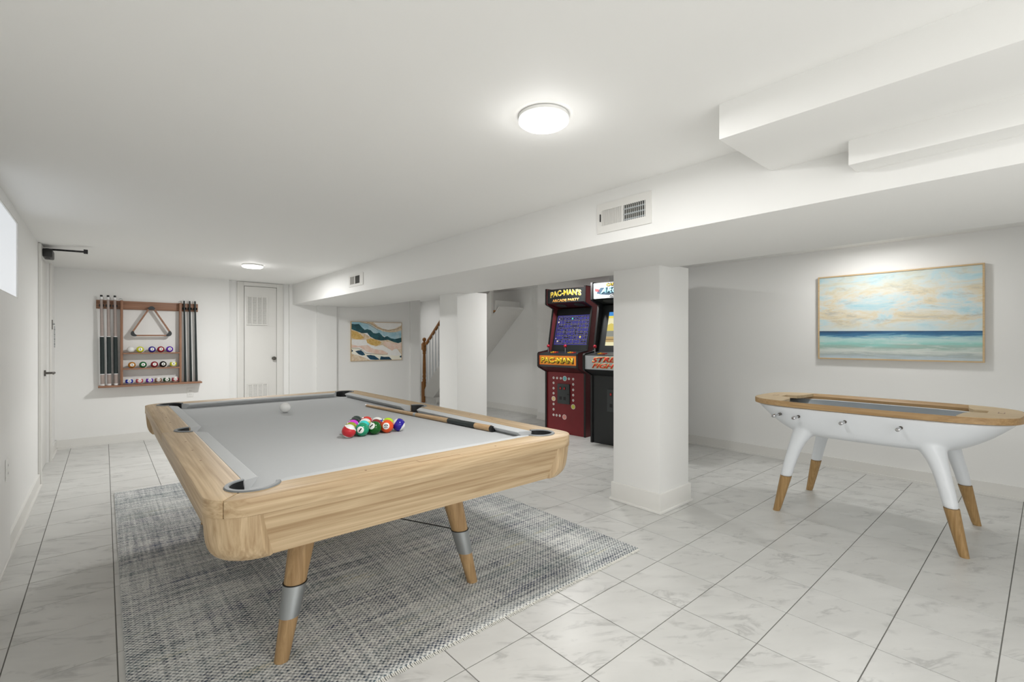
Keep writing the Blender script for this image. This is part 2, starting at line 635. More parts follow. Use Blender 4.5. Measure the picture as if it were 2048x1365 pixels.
g = 0.0021
cells = []
for i in range(-2, 18):
    for j in range(-8, 30):
        x0, x1 = TX + i * T + g, TX + (i + 1) * T - g
        y0, y1 = TY + j * T + g, TY + (j + 1) * T - g
        x0, x1, y0, y1 = max(x0, FX0), min(x1, FX1), max(y0, FY0), min(y1, FY1)
        if x1 - x0 < 0.02 or y1 - y0 < 0.02:
            continue
        cx, cy = (x0 + x1) / 2, (y0 + y1) / 2
        f = cx * math.sin(R(41.065)) + cy * math.cos(R(41.065))
        s = cx * math.cos(R(41.065)) - cy * math.sin(R(41.065))
        vis = f > 1.3 and abs(s) < f * 1.094 + 0.25
        under_rug = 0.06 < x0 and x1 < 2.41 and 1.6 < y0 and y1 < 5.0
        hidden = under_rug or (cy > 7.5 and cx < 4.2)
        cells.append((f if (vis and not hidden) else 99 + f, x0, x1, y0, y1))
cells.sort()
full = None
far_bm = nb()
for k, (f, x0, x1, y0, y1) in enumerate(cells):
    if k >= 300 or f > 90:
        tile_bm(x0, x1, y0, y1, far_bm)
        continue
    cx, cy = (x0 + x1) / 2, (y0 + y1) / 2
    if abs((x1 - x0) - (T - 2 * g)) < 1e-5 and abs((y1 - y0) - (T - 2 * g)) < 1e-5:
        if full is None:
            h = T / 2 - g
            full = obj('floor_tile', tile_bm(-h, h, -h, h), 'marble_tile', floor)
            o = full
        else:
            o = full.copy()
            C.objects.link(o)
        o.location = (cx, cy, 0)
    else:
        o = obj('floor_tile', tile_bm(x0 - cx, x1 - cx, y0 - cy, y1 - cy), 'marble_tile', floor)
        o.location = (cx, cy, 0)
tag(obj('floor_tiles_beyond', far_bm, 'marble_tile', floor), kind='stuff')

# ---- walls
bm = nb()
x0, x1 = XL - 0.12, XL
box(bm, x0, x1, -1.9, 3.3, -0.1, 2.3)
box(bm, x0, x1, 3.3, 4.475, -0.1, 1.53)
box(bm, x0, x1, 3.3, 4.475, 2.03, 2.3)
box(bm, x0, x1, 4.475, 5.79, -0.1, 2.3)
box(bm, x0, x1, 5.79, 6.77, 2.05, 2.3)
box(bm, x0, x1, 6.77, YB + 0.12, -0.1, 2.3)
box(bm, XL, XL + 0.022, -1.9, 3.93, -0.02, 1.5)
struct('wall_left', bm, 'wall_paint', 'white painted left wall with a high window and a door')

bm = nb()
box(bm, XL, 1.31, YB, YB + 0.12, -0.1, 2.3)
box(bm, 1.31, 1.50, YB + 0.06, YB + 0.12, -0.1, 2.3)
box(bm, 1.50, 1.93, YB + 0.06, YB + 0.12, 2.04, 2.3)
box(bm, 1.93, 2.10, YB + 0.06, YB + 0.12, -0.1, 2.3)
box(bm, 2.10, 4.30, YB, YB + 0.12, -0.1, 2.3)
box(bm, 1.31, 2.10, YB + 0.125, YB + 0.2, -0.1, 2.3)
struct('wall_back', bm, 'wall_paint', 'white painted back wall behind the cue rack')
struct('column', box(nb(), 2.49, 2.79, YB - 0.05, YB, 0, SOF), 'wall_paint', 'shallow boxed pipe chase on the back wall left of the mountain picture')
struct('column', box(nb(), 4.11, 4.30, YB - 0.035, YB, 0, SOF + 0.25), 'wall_paint', 'narrow pilaster at the end of the back wall by the stairs')

bm = nb()
box(bm, XR, XR + 0.12, -1.9, 4.0, -0.1, 2.35)
box(bm, 5.27, XR + 0.12, 4.0, 5.42, -0.1, 2.35)
box(bm, 5.50, 5.62, 5.42, 9.62, -0.1, 2.9)
struct('wall_right', bm, 'wall_paint', 'white painted right wall with the seascape')

bm = nb()
box(bm, 3.9, 5.62, 9.5, 9.62, -0.1, 2.9)
box(bm, 3.9, 4.02, YB + 0.12, 9.5, -0.1, 2.9)  # unseen side wall, added to stop world light leaking in
struct('wall_stairwell', bm, 'wall_paint', 'white wall around the foot of the stairs')

struct('wall_light_block', box(nb(), 2.3, XR + 0.12, -1.99, -1.9, -0.1, 2.35), 'wall_paint', 'unseen white wall added behind the camera to block light on the right')  # unseen partial wall, added to keep world light off the right side

# ---- ceiling, dropped beam, boxed ducts
bm = nb()
box(bm, XL - 0.12, 2.2, -1.9, YB + 0.12, CEIL, CEIL + 0.12)
box(bm, 3.15, XR + 0.2, -1.9, 9.62, CEIL_R, CEIL_R + 0.12)
struct('ceiling', bm, 'ceiling_paint', 'white painted low ceiling')
struct('ceiling_beam', box(nb(), 2.14, 3.20, -1.9, YB + 0.05, SOF, CEIL_R + 0.1), 'wall_paint', 'long dropped ceiling beam carrying the two air vents', bevel=0.004)
struct('ceiling_beam', box(nb(), 1.666, 2.15, -1.9, 0.78, 1.974, CEIL + 0.02), 'ceiling_paint', 'short boxed duct below the ceiling at the upper right', bevel=0.004)
struct('ceiling_beam', box(nb(), 2.03, 2.15, -1.9, 0.478, 1.886, 1.98), 'ceiling_paint', 'narrow lower step under the boxed duct', bevel=0.004)


# ---- columns with base moulding
def column(x0, x1, y0, y1, label):
    o = struct('column', box(nb(), x0, x1, y0, y1, -0.02, SOF + 0.02), 'wall_paint', label, bevel=0.006)
    a = 0.014
    b = 0.026
    obj('base_board', box(nb(), x0 - a, x1 + a, y0 - a, y1 + a, 0, 0.142), 'trim_paint', o, bevel=0.005)
    obj('shoe_moulding', box(nb(), x0 - b, x1 + b, y0 - b, y1 + b, 0, 0.018), 'trim_paint', o, bevel=0.006)


column(3.03, 3.445, 1.852, 2.26, 'square white column standing in front of the arcade cabinets')
column(3.03, 3.46, 4.43, 4.80, 'square white column beside the stair opening')


# ---- skirting
def skirting(name, segs, label):
    bm, b2 = nb(), nb()
    for (ax, p, a, b, sgn) in segs:      # axis the board faces, plane, from, to, facing sign
        for bb, t, h in ((bm, 0.014, 0.105), (b2, 0.026, 0.018)):
            lo, hi = sorted((p, p + sgn * t))
            if ax == 'x':
                box(bb, lo, hi, a, b, 0, h)
            else:
                box(bb, a, b, lo, hi, 0, h)
    o = struct(name, bm, 'trim_paint', label)
    obj('shoe_moulding', b2, 'trim_paint', o)


skirting('baseboard_left', [('x', XL, -1.9, 5.70, 1), ('x', XL, 6.86, YB, 1)], 'white skirting along the left wall')
skirting('baseboard_back', [('y', YB, XL, 1.31, -1), ('y', YB, 2.10, 2.49, -1), ('y', YB, 2.79, 4.11, -1)], 'white skirting along the back wall')
skirting('baseboard_right', [('x', XR, -1.9, 3.998, -1), ('x', 5.27, 4.0, 5.42, -1), ('x', 5.5, 5.42, 9.5, -1)], 'white skirting along the right wall')

# ---- window
win = struct('window_1', box(nb(), XL - 0.03, XL - 0.008, 3.3, 4.475, 1.53, 2.03), 'window_glow', 'small high window glowing with daylight on the left wall')
bm = nb()
for y0, y1, z0, z1 in ((3.3, 4.475, 1.53, 1.536), (3.3, 4.475, 2.024, 2.03), (3.3, 3.306, 1.536, 2.024), (4.469, 4.475, 1.536, 2.024)):
    box(bm, XL - 0.0079, XL - 0.001, y0, y1, z0, z1)
obj('window_frame', bm, 'trim_paint', win)

# ---- left door
d1 = struct('door_1', box(nb(), XL - 0.06, XL - 0.02, 5.795, 6.765, 0.006, 2.045), 'trim_paint', 'white flush door in the left wall with a lever handle and a black closer', bevel=0.003)
for y0, y1, z0, z1 in ((5.705, 5.79, 0, 2.095), (6.77, 6.855, 0, 2.095), (5.79, 6.77, 2.048, 2.095)):
    obj('casing', box(nb(), XL + 0.0005, XL + 0.02, y0, y1, z0, z1), 'trim_paint', d1, bevel=0.004)
hd = obj('door_lever', tube(nb(), [(XL - 0.019, 6.55, 0.93), (XL + 0.055, 6.55, 0.93)], 0.011), 'dark_metal', d1, smooth=True)
tube_b = tube(nb(), [(XL + 0.05, 6.565, 0.93), (XL + 0.052, 6.51, 0.932), (XL + 0.05, 6.46, 0.926)], [0.012, 0.010, 0.008])
obj('lever_arm', tube_b, 'dark_metal', hd, smooth=True)
obj('rosette', tube(nb(), [(XL - 0.0195, 6.55, 0.93), (XL - 0.008, 6.55, 0.93)], 0.03, 20), 'dark_metal', hd, smooth=True)
obj('latch_plate', box(nb(), XL + 0.0205, XL + 0.027, 6.775, 6.80, 1.37, 1.47), 'dark_metal', d1)
bm = nb()
for k in range(9):
    z = 1.41 - k * 0.026
    tube(bm, [(XL + 0.028, 7.0 - 0.004 * (k % 2), z), (XL + 0.028, 7.0 + 0.004 * (k % 2), z - 0.022)], 0.0045, 6)
tube(bm, [(XL + 0.001, 7.0, 1.43), (XL + 0.03, 7.0, 1.43)], 0.008, 8)
obj('door_chain', bm, 'steel', d1, smooth=True)
cl = thing('door_closer', 'black hydraulic door closer with a straight arm near the ceiling', 'door closer', (XL, 5.85, 2.0))
obj('body', box(nb(), XL + 0.0205, XL + 0.085, 5.78, 6.00, 1.99, 2.065), 'black_plastic', cl, bevel=0.012)
obj('spindle', tube(nb(), [(XL + 0.05, 5.86, 1.985), (XL + 0.05, 5.86, 2.075)], 0.017), 'black_plastic', cl, smooth=True)
am = obj('arm', tube(nb(), [(XL + 0.05, 5.86, 2.068), (XL + 0.305, 5.70, 2.052)], 0.0085, 8), 'black_plastic', cl, smooth=True)
obj('arm_bracket', box(nb(), XL + 0.290, XL + 0.318, 5.685, 5.715, 2.036, 2.072), 'black_plastic', am)

# ---- back door with two louvred grilles
d2 = struct('door_2', box(nb(), 1.505, 1.925, YB + 0.03, YB + 0.059, 0.006, 2.035), 'trim_paint', 'narrow white door in the back corner with an upper and a lower louvred grille', bevel=0.003)
for a, b, z0, z1 in ((1.415, 1.50, 0, 2.095), (1.93, 2.02, 0, 2.095), (1.50, 1.93, 2.04, 2.095)):
    obj('casing', box(nb(), a, b, YB + 0.03, YB + 0.0599, z0, z1), 'trim_paint', d2, bevel=0.004)
for (a, b, z0, z1) in ((1.535, 1.795, 1.487, 1.89), (1.545, 1.80, 0.22, 0.622)):
    lv = obj('louvre_grille', box(nb(), a, b, YB + 0.026, YB + 0.0299, z0, z1), 'duct_grey', d2)
    bm = nb()
    n = int((z1 - z0) / 0.0165)
    for k in range(n):
        z = z0 + 0.006 + k * (z1 - z0 - 0.006) / n
        prism(bm, [(YB + 0.0255, z + 0.009), (YB + 0.017, z - 0.003), (YB + 0.017, z + 0.001), (YB + 0.0255, z + 0.013)], a, b, FX)
    tag(obj('slats', bm, 'trim_paint', lv), kind='stuff')
    bm = nb()
    for k in range(5):
        x = a + (b - a) * k / 4
        ww = 0.007 if k in (0, 4) else 0.005
        box(bm, x - ww, x + ww, YB + 0.010, YB + 0.0258, z0 - 0.008, z1 + 0.008)
    box(bm, a, b, YB + 0.012, YB + 0.0258, z0 - 0.008, z0 + 0.004)
    box(bm, a, b, YB + 0.012, YB + 0.0258, z1 - 0.004, z1 + 0.008)
    obj('grille_frame', bm, 'trim_paint', lv)
kb = obj('door_knob', lathe(nb(), [(0.024, 0), (0.024, 0.006), (0.01, 0.008), (0.01, 0.028), (0.024, 0.034), (0.028, 0.046), (0.022, 0.058), (0, 0.062)]), 'dark_metal', d2, smooth=True)
kb.rotation_euler = (R(90), 0, 0)
kb.location = (1.885, YB + 0.0295, 0.995)


# ================================================================ LAMPS
def lamp(x, y, z, label, group, r=0.095, power=LAMP_W, side=0.055):
    t = thing('ceiling_light', label, 'ceiling light', (x, y, z), 0, group)
    obj('housing', lathe(nb(), [(0, -0.002), (r, -0.002), (r, -0.013), (r - 0.002, -0.015), (0, -0.015)], (0, 0, 0), 40), 'white_plastic', t, smooth=True, local=True)
    obj('diffuser', lathe(nb(), [(0, -0.0155), (r - 0.001, -0.0155), (r - 0.001, -0.024), (r - 0.012, -0.032), (0, -0.035)], (0, 0, 0), 40), 'lamp_glow', t, smooth=True, local=True)
    for typ, e, dz in (('AREA', power * (1 - side), -0.037), ('POINT', power * side, -0.075)):     # dome: mostly down, a little sideways
        ld = bpy.data.lights.new('lamp_light', typ)
        if typ == 'AREA':
            ld.shape = 'DISK'
            ld.size = 2 * r - 0.02
        else:
            ld.shadow_soft_size = 0.03
        ld.energy = e
        ld.color = (1.0, 0.99, 0.972)
        lo = bpy.data.objects.new('lamp_light', ld)
        C.objects.link(lo)
        lo.parent = t
        lo.location = (0, 0, dz)


GL = 'round flush ceiling lights'
lamp(1.25, 1.253, CEIL, 'round white flush ceiling light glowing, the near one over the pool table', GL, power=LAMP_W)
lamp(1.245, 5.833, CEIL, 'round white flush ceiling light glowing, the far one before the back door', GL, 0.105, LAMP_W * 2.1, 0.03)
lamp(1.0, -1.3, CEIL, 'unseen round white ceiling light added behind the camera as fill', GL, power=LAMP_W)  # unseen fill lamp, added to carry the room's light
lamp(4.30, 3.85, CEIL_R, 'round white flush ceiling light glowing, above the arcade cabinets behind the beam', GL, power=LAMP_W * 1.25)
lamp(4.85, 1.05, CEIL_R, 'round white flush ceiling light glowing, above the seascape behind the beam', GL, power=LAMP_W * 0.5)
lamp(4.6, 8.9, CEIL_R, 'unseen round white ceiling light added to brighten the foot of the stairs', GL, power=LAMP_W * 0.34)  # unseen lamp, added because the stairs came out too dark


# ================================================================ AIR VENTS on the beam face
def vent(y0, y1, z0, z1, a0, a1, b0, b1, gz0, gz1, label, ncol, hbars):
    """y0..y1 plate, a = closed half, b = open half (y grows away from the camera)"""
    X = 2.14
    t = thing('air_vent', label, 'air vent', (X, y0, z0), 0, 'air vents on the beam')
    bm = nb()
    xa, xb = X - 0.008, X - 0.0005
    box(bm, xa, xb, y0, y1, z0, gz0)
    box(bm, xa, xb, y0, y1, gz1, z1)
    box(bm, xa, xb, y0, b0, gz0, gz1)
    box(bm, xa, xb, b1, a0, gz0, gz1)
    box(bm, xa, xb, a1, y1, gz0, gz1)
    obj('face_plate', bm, 'trim_paint', t)
    obj('opening_shade_plate', box(nb(), X - 0.0018, X - 0.0006, b0, b1, gz0, gz1), 'duct_dark' if hbars else 'duct_grey', t)  # dark plate stands in for the shade inside the open duct
    obj('closed_backing', box(nb(), X - 0.0018, X - 0.0006, a0, a1, gz0, gz1), 'trim_paint', t)
    src = None
    for k in range(ncol if hbars else 0):
        y = b0 + (b1 - b0) * (k + 0.5) / ncol
        if src is None:
            src = obj('vane', box(nb(), -0.0012, 0.0012, -0.0016, 0.0016, 0, gz1 - gz0), 'trim_paint', t, local=True)
            o = src
        else:
            o = src.copy()
            C.objects.link(o)
        o.location = (-0.0065, y - y0, gz0 - z0)
    src = None
    for k in range(ncol):
        y = a0 + (a1 - a0) * (k + 0.5) / ncol
        if src is None:
            src = obj('closed_vane', prism(nb(), [(-0.0075, -0.005), (-0.0065, -0.0055), (-0.0022, 0.0035), (-0.0032, 0.004)], 0, gz1 - gz0, FZ), 'trim_paint', t, local=True)
            o = src
        else:
            o = src.copy()
            C.objects.link(o)
        o.location = (0, y - y0, gz0 - z0)
    for k in range(hbars):
        z = gz0 + (gz1 - gz0) * (k + 0.5) / hbars - (gz1 - gz0) * 0.5 / hbars + 0.004
        obj('cross_bar', box(nb(), X - 0.0045, X - 0.002, b0, b1, z, z + 0.007), 'lining_grey', t)
    if hbars:
        obj('lever', box(nb(), X - 0.016, X - 0.008, a1 + 0.004, a1 + 0.007, gz0 + 0.025, gz1 - 0.02), 'slot_dark', t)


vent(1.352, 1.704, 1.862, 2.03, 1.535, 1.672, 1.387, 1.525, 1.903, 1.990, 'white two-part air vent with a dark open half, on the beam above the near column', 11, 3)
vent(4.932, 5.32, 1.868, 2.005, 5.165, 5.285, 5.018, 5.148, 1.896, 1.983, 'small white air vent with a dark square half, on the beam toward the back', 6, 0)


# ================================================================ OUTLETS
def outlet(loc, rz, label):
    t = thing('wall_outlet', label, 'outlet', loc, rz, 'wall outlets')
    obj('plate', box(nb(), -0.036, 0.036, -0.006, -0.0005, -0.058, 0.058), 'white_plastic', t, local=True, bevel=0.002)
    for z in (-0.022, 0.022):
        s = obj('socket', box(nb(), -0.016, 0.016, -0.0075, -0.0061, z - 0.014, z + 0.014), 'white_plastic', t, local=True)
        for x in (-0.006, 0.006):
            obj('slot', box(nb(), x - 0.001, x + 0.001, -0.0079, -0.0076, z - 0.005, z + 0.006), 'slot_dark', s, local=True)


outlet((0.862, YB, 0.565), 0, 'white wall outlet on the back wall below the cue rack')
outlet((XL + 0.022, 3.78, 0.54), R(90), 'white wall outlet on the left wall at the picture edge')

# ================================================================ RUG
bm = nb()
RX0, RX1, RY0, RY1 = 0.06, 2.41, 1.615, 5.0
prism(bm, [(RX0, RY0), (RX1, RY0), (RX1, RY1), (RX0, RY1)], 0.0006, 0.011, FZ)
rug = thing('area_rug', 'blue-grey and cream woven area rug under the pool table', 'rug', (1.2, 3.3, 0))
obj('woven_field', bm, 'rug_weave', rug, bevel=0.003)
bm = nb()
rr = random.Random(3)
n = 290
for k in range(n):
    x = RX0 + (RX1 - RX0) * (k + 0.5) / n
    for ye, sg in ((RY0, -1), (RY1, 1)):
        L = 0.012 + rr.random() * 0.006
        tube(bm, [(x, ye - sg * 0.004, 0.006), (x + rr.uniform(-.003, .003), ye + sg * L, 0.003)], [0.0032, 0.0022], 4)
tag(obj('fringe', bm, plain('fringe', rgb(234, 233, 226), 0.95, var=0.1, scale=90), rug), kind='stuff')

# ================================================================ POOL TABLE
PX0, PX1, PY0, PY1 = 0.212, 1.737, 1.497, 4.225
PCX, PCY = (PX0 + PX1) / 2, (PY0 + PY1) / 2
ZT, ZB, ZR = 0.80, 0.765, 0.748        # rail top, cloth, underside of rail
RW, CW = 0.125, 0.053                  # wood rail width, cushion width
G0 = 0.0112                            # feet stand on the rug
pool = thing('pool_table', 'light oak pool table with grey cloth and splayed legs', 'pool table', (PCX, PCY, G0))
ix0, ix1, iy0, iy1 = PX0 + RW, PX1 - RW, PY0 + RW, PY1 - RW
PK = {'nl': (ix0 + 0.014, iy0 + 0.016), 'nr': (ix1 - 0.014, iy0 + 0.016), 'fl': (ix0 + 0.014, iy1 - 0.016), 'fr': (ix1 - 0.014, iy1 - 0.016),
      'ml': (ix0 + 0.002, PCY), 'mr': (ix1 - 0.002, PCY)}
PR = 0.066


def mir(pts, mx, my):
    q = [((2 * PCX - x) if mx else x, (2 * PCY - y) if my else y) for x, y in pts]
    return q[::-1] if (mx != my) else q


# pocket cutters
cut = nb()
for k, (x, y) in PK.items():
    tube(cut, [(x, y, 0.7), (x, y, 0.9)], PR + 0.004, 40)
cutter = obj('cutter', cut, 'oak_x')
cr = 0.115
seam = PX0 + 0.038
arc = [(PX0 + cr - cr * math.cos(a), PY0 + cr - cr * math.sin(a)) for a in [R(3 + 9 * k) for k in range(10)]]
corner = [p for p in arc if p[0] < seam] + [(seam, PY0 + cr - math.sqrt(cr * cr - (PX0 + cr - seam) ** 2))]
long_piece = [(ix0, iy0), (ix0, PCY - 0.0008), (PX0, PCY - 0.0008)] + corner
short_rest = [p for p in arc if p[0] > seam + 0.002]
short_piece = [(ix0 + 0.0022, iy0 - 0.0003)] + [(seam + 0.0022, corner[-1][1] - 0.0008)] + short_rest


def rail(poly, mat):
    o = obj('rail', prism(nb(), poly, ZR, ZT, FZ), mat, pool, bevel=0.0035)
    md = o.modifiers.new('b', 'BOOLEAN')
    md.operation = 'DIFFERENCE'
    md.solver = 'EXACT'
    md.object = cutter
    o_l = o.location.copy()
    o.parent = None
    o.location = (0, 0, 0)
    bpy.context.view_layer.update()
    bake(o)
    for p in o.data.polygons:
        p.use_smooth = True
    o.data.set_sharp_from_angle(angle=R(35))
    o.parent = pool
    o.location = o_l


for mx in (0, 1):
    for my in (0, 1):
        rail(mir(long_piece, mx, my), 'oak_y')
half = short_piece
other = [((2 * PCX - x), y) for x, y in short_piece]
near = half + other[::-1]
rail(near, 'oak_x')
rail(mir(near, 0, 1), 'oak_x')
bpy.data.objects.remove(cutter)

# corner blocks and skirt boards, both leaning inward toward the floor
ZS = 0.606


def lean(p, z, inset, ins_full):
    t = (ZR - z) / (ZR - ZS)
    i = inset + ins_full * (0.45 * t + 1.0 * max(0.0, t) ** 6)
    x, y = p
    sx = (PCX - x) / abs(PCX - x)
    sy = (PCY - y) / abs(PCY - y)
    return x + sx * i, y + sy * i, z


bl = 0.126
blk = [(PX0, PY0 + bl)] + arc + [(PX0 + bl, PY0)]
for mx in (0, 1):
    for my in (0, 1):
        bm = nb()
        pl = mir(blk, mx, my)
        levels = [ZR - 0.0004 - (ZR - ZS) * k for k in (0, .25, .5, .65, .78, .87, .94, 1)]
        rings = []
        for z in levels:
            out = [bm.verts.new(lean(p, z, 0.003, 0.024)) for p in pl]
            inn = [bm.verts.new(lean(p, z, 0.040, 0.024)) for p in (pl[-1], pl[0])]
            rings.append(out + inn)
        for a, b in zip(rings, rings[1:]):
            for k in range(len(a)):
                bm.faces.new((a[k], a[(k + 1) % len(a)], b[(k + 1) % len(a)], b[k]))
        bm.faces.new(rings[0])
        bm.faces.new(rings[-1][::-1])
        obj('corner_block', bm, 'oak_z', pool, smooth=True, angle=30)
prof = []
for k in range(7):
    z = ZR - 0.0004 - (ZR - ZS) * k / 6
    t = (ZR - z) / (ZR - ZS)
    prof.append((0.012 + 0.036 * t ** 1.2, z))
sk = prof + [(a + 0.02, z) for a, z in prof[::-1]]
e0 = bl + 0.002
for sgn, base in ((1, PY0), (-1, PY1)):
    obj('skirt_board', prism(nb(), [(base + sgn * a, z) for a, z in sk], PX0 + e0, PX1 - e0, FX), 'oak_x', pool, smooth=True, angle=30)
for sgn, base in ((1, PX0), (-1, PX1)):
    obj('skirt_board', prism(nb(), [(base + sgn * a, z) for a, z in sk], PY0 + e0, PY1 - e0, FY), 'oak_y', pool, smooth=True, angle=30)
obj('under_frame', box(nb(), PX0 + 0.1, PX1 - 0.1, PY0 + 0.1, PY1 - 0.1, 0.60, 0.70), 'oak_x', pool)
# cloth bed
bm = nb()
bed = []
bxa, bxb, bya, byb = ix0 + 0.001, ix1 - 0.001, iy0 + 0.001, iy1 - 0.001


def arc_pts(c, r, a0, a1, n=10):
    return [(c[0] + r * math.cos(R(a0 + (a1 - a0) * k / n)), c[1] + r * math.sin(R(a0 + (a1 - a0) * k / n))) for k in range(n + 1)]


q = PR - 0.002
dx, dy = 0.013, 0.015
ax = math.sqrt(q * q - dy * dy)
ay = math.sqrt(q * q - dx * dx)
A = lambda v: math.degrees(v)
tA, tB = A(math.atan2(ay, -dx)), A(math.atan2(-dy, ax))          # near-left pocket: from left edge round to near edge
bed += arc_pts(PK['nl'], q, tA, tB)
bed += [(2 * PCX - x, y) for x, y in arc_pts(PK['nl'], q, tA, tB)][::-1]
qm = math.sqrt(q * q - 0.001 ** 2)
bed += arc_pts(PK['mr'], q, 270, 90)
bed += [(2 * PCX - x, 2 * PCY - y) for x, y in arc_pts(PK['nl'], q, tA, tB)]
bed += [(x, 2 * PCY - y) for x, y in arc_pts(PK['nl'], q, tA, tB)][::-1]
bed += arc_pts(PK['ml'], q, 90, -90)
obj('cloth_bed', prism(bm, bed, ZB - 0.03, ZB, FZ), 'cloth', pool)


def cushion(a, b, base, sgn, axis):
    """a..b along the rail at the wood side; nose shortened by bevel cuts at the pockets"""
    bm = nb()
    sh = 0.044
    rows = [(0.0005, ZT - 0.001, 0), (0.012, ZT - 0.0005, 0.010), (CW - 0.006, ZT - 0.004, sh - 0.004), (CW, ZT - 0.008, sh), (CW - 0.002, ZT - 0.012, sh), (CW - 0.026, ZB + 0.0005, sh * 0.62), (0.0005, ZB + 0.0005, 0)]
    rings = []
    for end in (0, 1):
        rg = []
        for off, z, s in rows:
            t = (a + s) if end == 0 else (b - s)
            p = base + sgn * off
            rg.append(bm.verts.new((p, t, z) if axis == 'y' else (t, p, z)))
        rings.append(rg)
    n = len(rows)
    for k in range(n):
        bm.faces.new((rings[0][k], rings[0][(k + 1) % n], rings[1][(k + 1) % n], rings[1][k]))
    bm.faces.new(rings[0])
    bm.faces.new(rings[1][::-1])
    obj('cushion', bm, 'cushion_cloth', pool, smooth=True, angle=25)


gp, gm = 0.079, 0.068
for base, s in ((ix0, 1), (ix1, -1)):
    cushion(iy0 + gp, PCY - gm, base, s, 'y')
    cushion(PCY + gm, iy1 - gp, base, s, 'y')
for base, s in ((iy0, 1), (iy1, -1)):
    cushion(ix0 + gp, ix1 - gp, base, s, 'x')


def pocket(key, a0, a1):
    c = PK[key]
    bm = nb()
    n = 28
    lathe_p = [(PR - 0.010, -0.11), (PR - 0.004, -0.06), (PR, 0.0), (PR + 0.0035, 0.0), (PR + 0.0035, -0.06), (PR - 0.004, -0.115)]
    ang = [R(a0 + (a1 - a0) * k / n) for k in range(n + 1)]
    rings = [[bm.verts.new((c[0] + r * math.cos(a), c[1] + r * math.sin(a), ZT + 0.0008 + z)) for r, z in lathe_p] for a in ang]
    for p, r2 in zip(rings, rings[1:]):
        for k in range(len(lathe_p)):
            k2 = (k + 1) % len(lathe_p)
            bm.faces.new((p[k], p[k2], r2[k2], r2[k]))
    bm.faces.new(rings[0])
    bm.faces.new(rings[-1][::-1])
    po = obj('pocket', bm, 'pocket_leather', pool, smooth=True)
    cup = lathe(nb(), [(0, -0.118), (PR - 0.012, -0.118), (PR - 0.004, -0.095), (PR - 0.004, -0.04), (PR - 0.008, -0.04), (PR - 0.012, -0.10), (0, -0.112)], (c[0], c[1], ZT), 28)
    obj('pocket_cup', cup, 'pocket_leather', po, smooth=True)
    bm = nb()
    prof = [(PR - 0.002, 0.0012), (PR, 0.005), (PR + 0.011, 0.005), (PR + 0.014, 0.0004)]
    rings = [[bm.verts.new((c[0] + r * math.cos(a), c[1] + r * math.sin(a), ZT + z)) for r, z in prof] for a in ang]
    for p, r2 in zip(rings, rings[1:]):
        for k in range(4):
            bm.faces.new((p[k], p[(k + 1) % 4], r2[(k + 1) % 4], r2[k]))
    bm.faces.new(rings[0])
    bm.faces.new(rings[-1][::-1])
    obj('pocket_trim', bm, 'pocket_trim', po, smooth=True)


pocket('nl', 100, 350)
pocket('nr', 190, 440)
pocket('fl', 10, 260)
pocket('fr', -80, 170)
pocket('ml', 96, 264)
pocket('mr', -84, 84)
# rail sights and the nameplate slot
for x in (0.25, 0.5, 0.75):
    for y in (PY0 + 0.062, PY1 - 0.062):
        obj('sight', disc(nb(), PX0 + (PX1 - PX0) * (0.12 + 0.76 * x), y, 0.004, ZT + 0.0001, ZT + 0.0006, 12), 'walnut_x', pool)
for x in (PX0 + 0.062, PX1 - 0.062):
    for t in (0.22, 0.30, 0.38, 0.62, 0.70, 0.78):
        obj('sight', disc(nb(), x, PY0 + (PY1 - PY0) * t, 0.004, ZT + 0.0001, ZT + 0.0006, 12), 'walnut_x', pool)
for y in (PY0 + 0.05, PY1 - 0.05):
    obj('name_slot', box(nb(), PCX - 0.09, PCX + 0.09, y - 0.012, y + 0.012, ZT + 0.0001, ZT + 0.0008), 'oak_x', pool)
    obj('slot_groove', box(nb(), PCX - 0.0915, PCX + 0.0915, y - 0.0135, y + 0.0135, ZT + 0.00005, ZT + 0.0003), 'walnut_x', pool)


# legs
def pool_leg(mx, my):
    foot = [(0.518, 1.955)]
    top = [(0.645, 2.02)]
    f = mir(foot, mx, my)[0]
    t = mir(top, mx, my)[0]
    P = lambda z: Vector((f[0] + (t[0] - f[0]) * (z - G0) / 0.6, f[1] + (t[1] - f[1]) * (z - G0) / 0.6, z))
    rad = lambda z: 0.026 + 0.030 * min(1, z / 0.55)

    def seg(z0, z1, extra=0.0, n=6, name='leg', mat='oak_leg', par=None):
        bm = nb()
        zs = [z0 + (z1 - z0) * k / n for k in range(n + 1)]
        rg = []
        for z in zs:
            c = P(z)
            rg.append([bm.verts.new((c.x + (rad(z) + extra) * math.cos(2 * PI * k / 28), c.y + (rad(z) + extra) * math.sin(2 * PI * k / 28), z)) for k in range(28)])
        for a, b in zip(rg, rg[1:]):
            for k in range(28):
                bm.faces.new((a[k], a[(k + 1) % 28], b[(k + 1) % 28], b[k]))
        bm.faces.new(rg[0][::-1])
        bm.faces.new(rg[-1])
        return obj(name, bm, mat, par or pool, smooth=True)
    lg = seg(G0, 0.604)
    seg(0.168, 0.285, 0.0035, 4, 'collar', 'steel', lg)
    seg(0.285, 0.288, 0.0045, 1, 'collar_ring', 'black_plastic', lg)
    return P(0.28)


tops = {(mx, my): pool_leg(mx, my) for mx in (0, 1) for my in (0, 1)}
obj('brace_wire', tube(nb(), [tops[(0, 0)], tops[(1, 1)]], 0.003, 8), 'wire', pool, smooth=True)
obj('brace_wire', tube(nb(), [tops[(1, 0)] , tops[(0, 1)]], 0.003, 8), 'wire', pool, smooth=True)

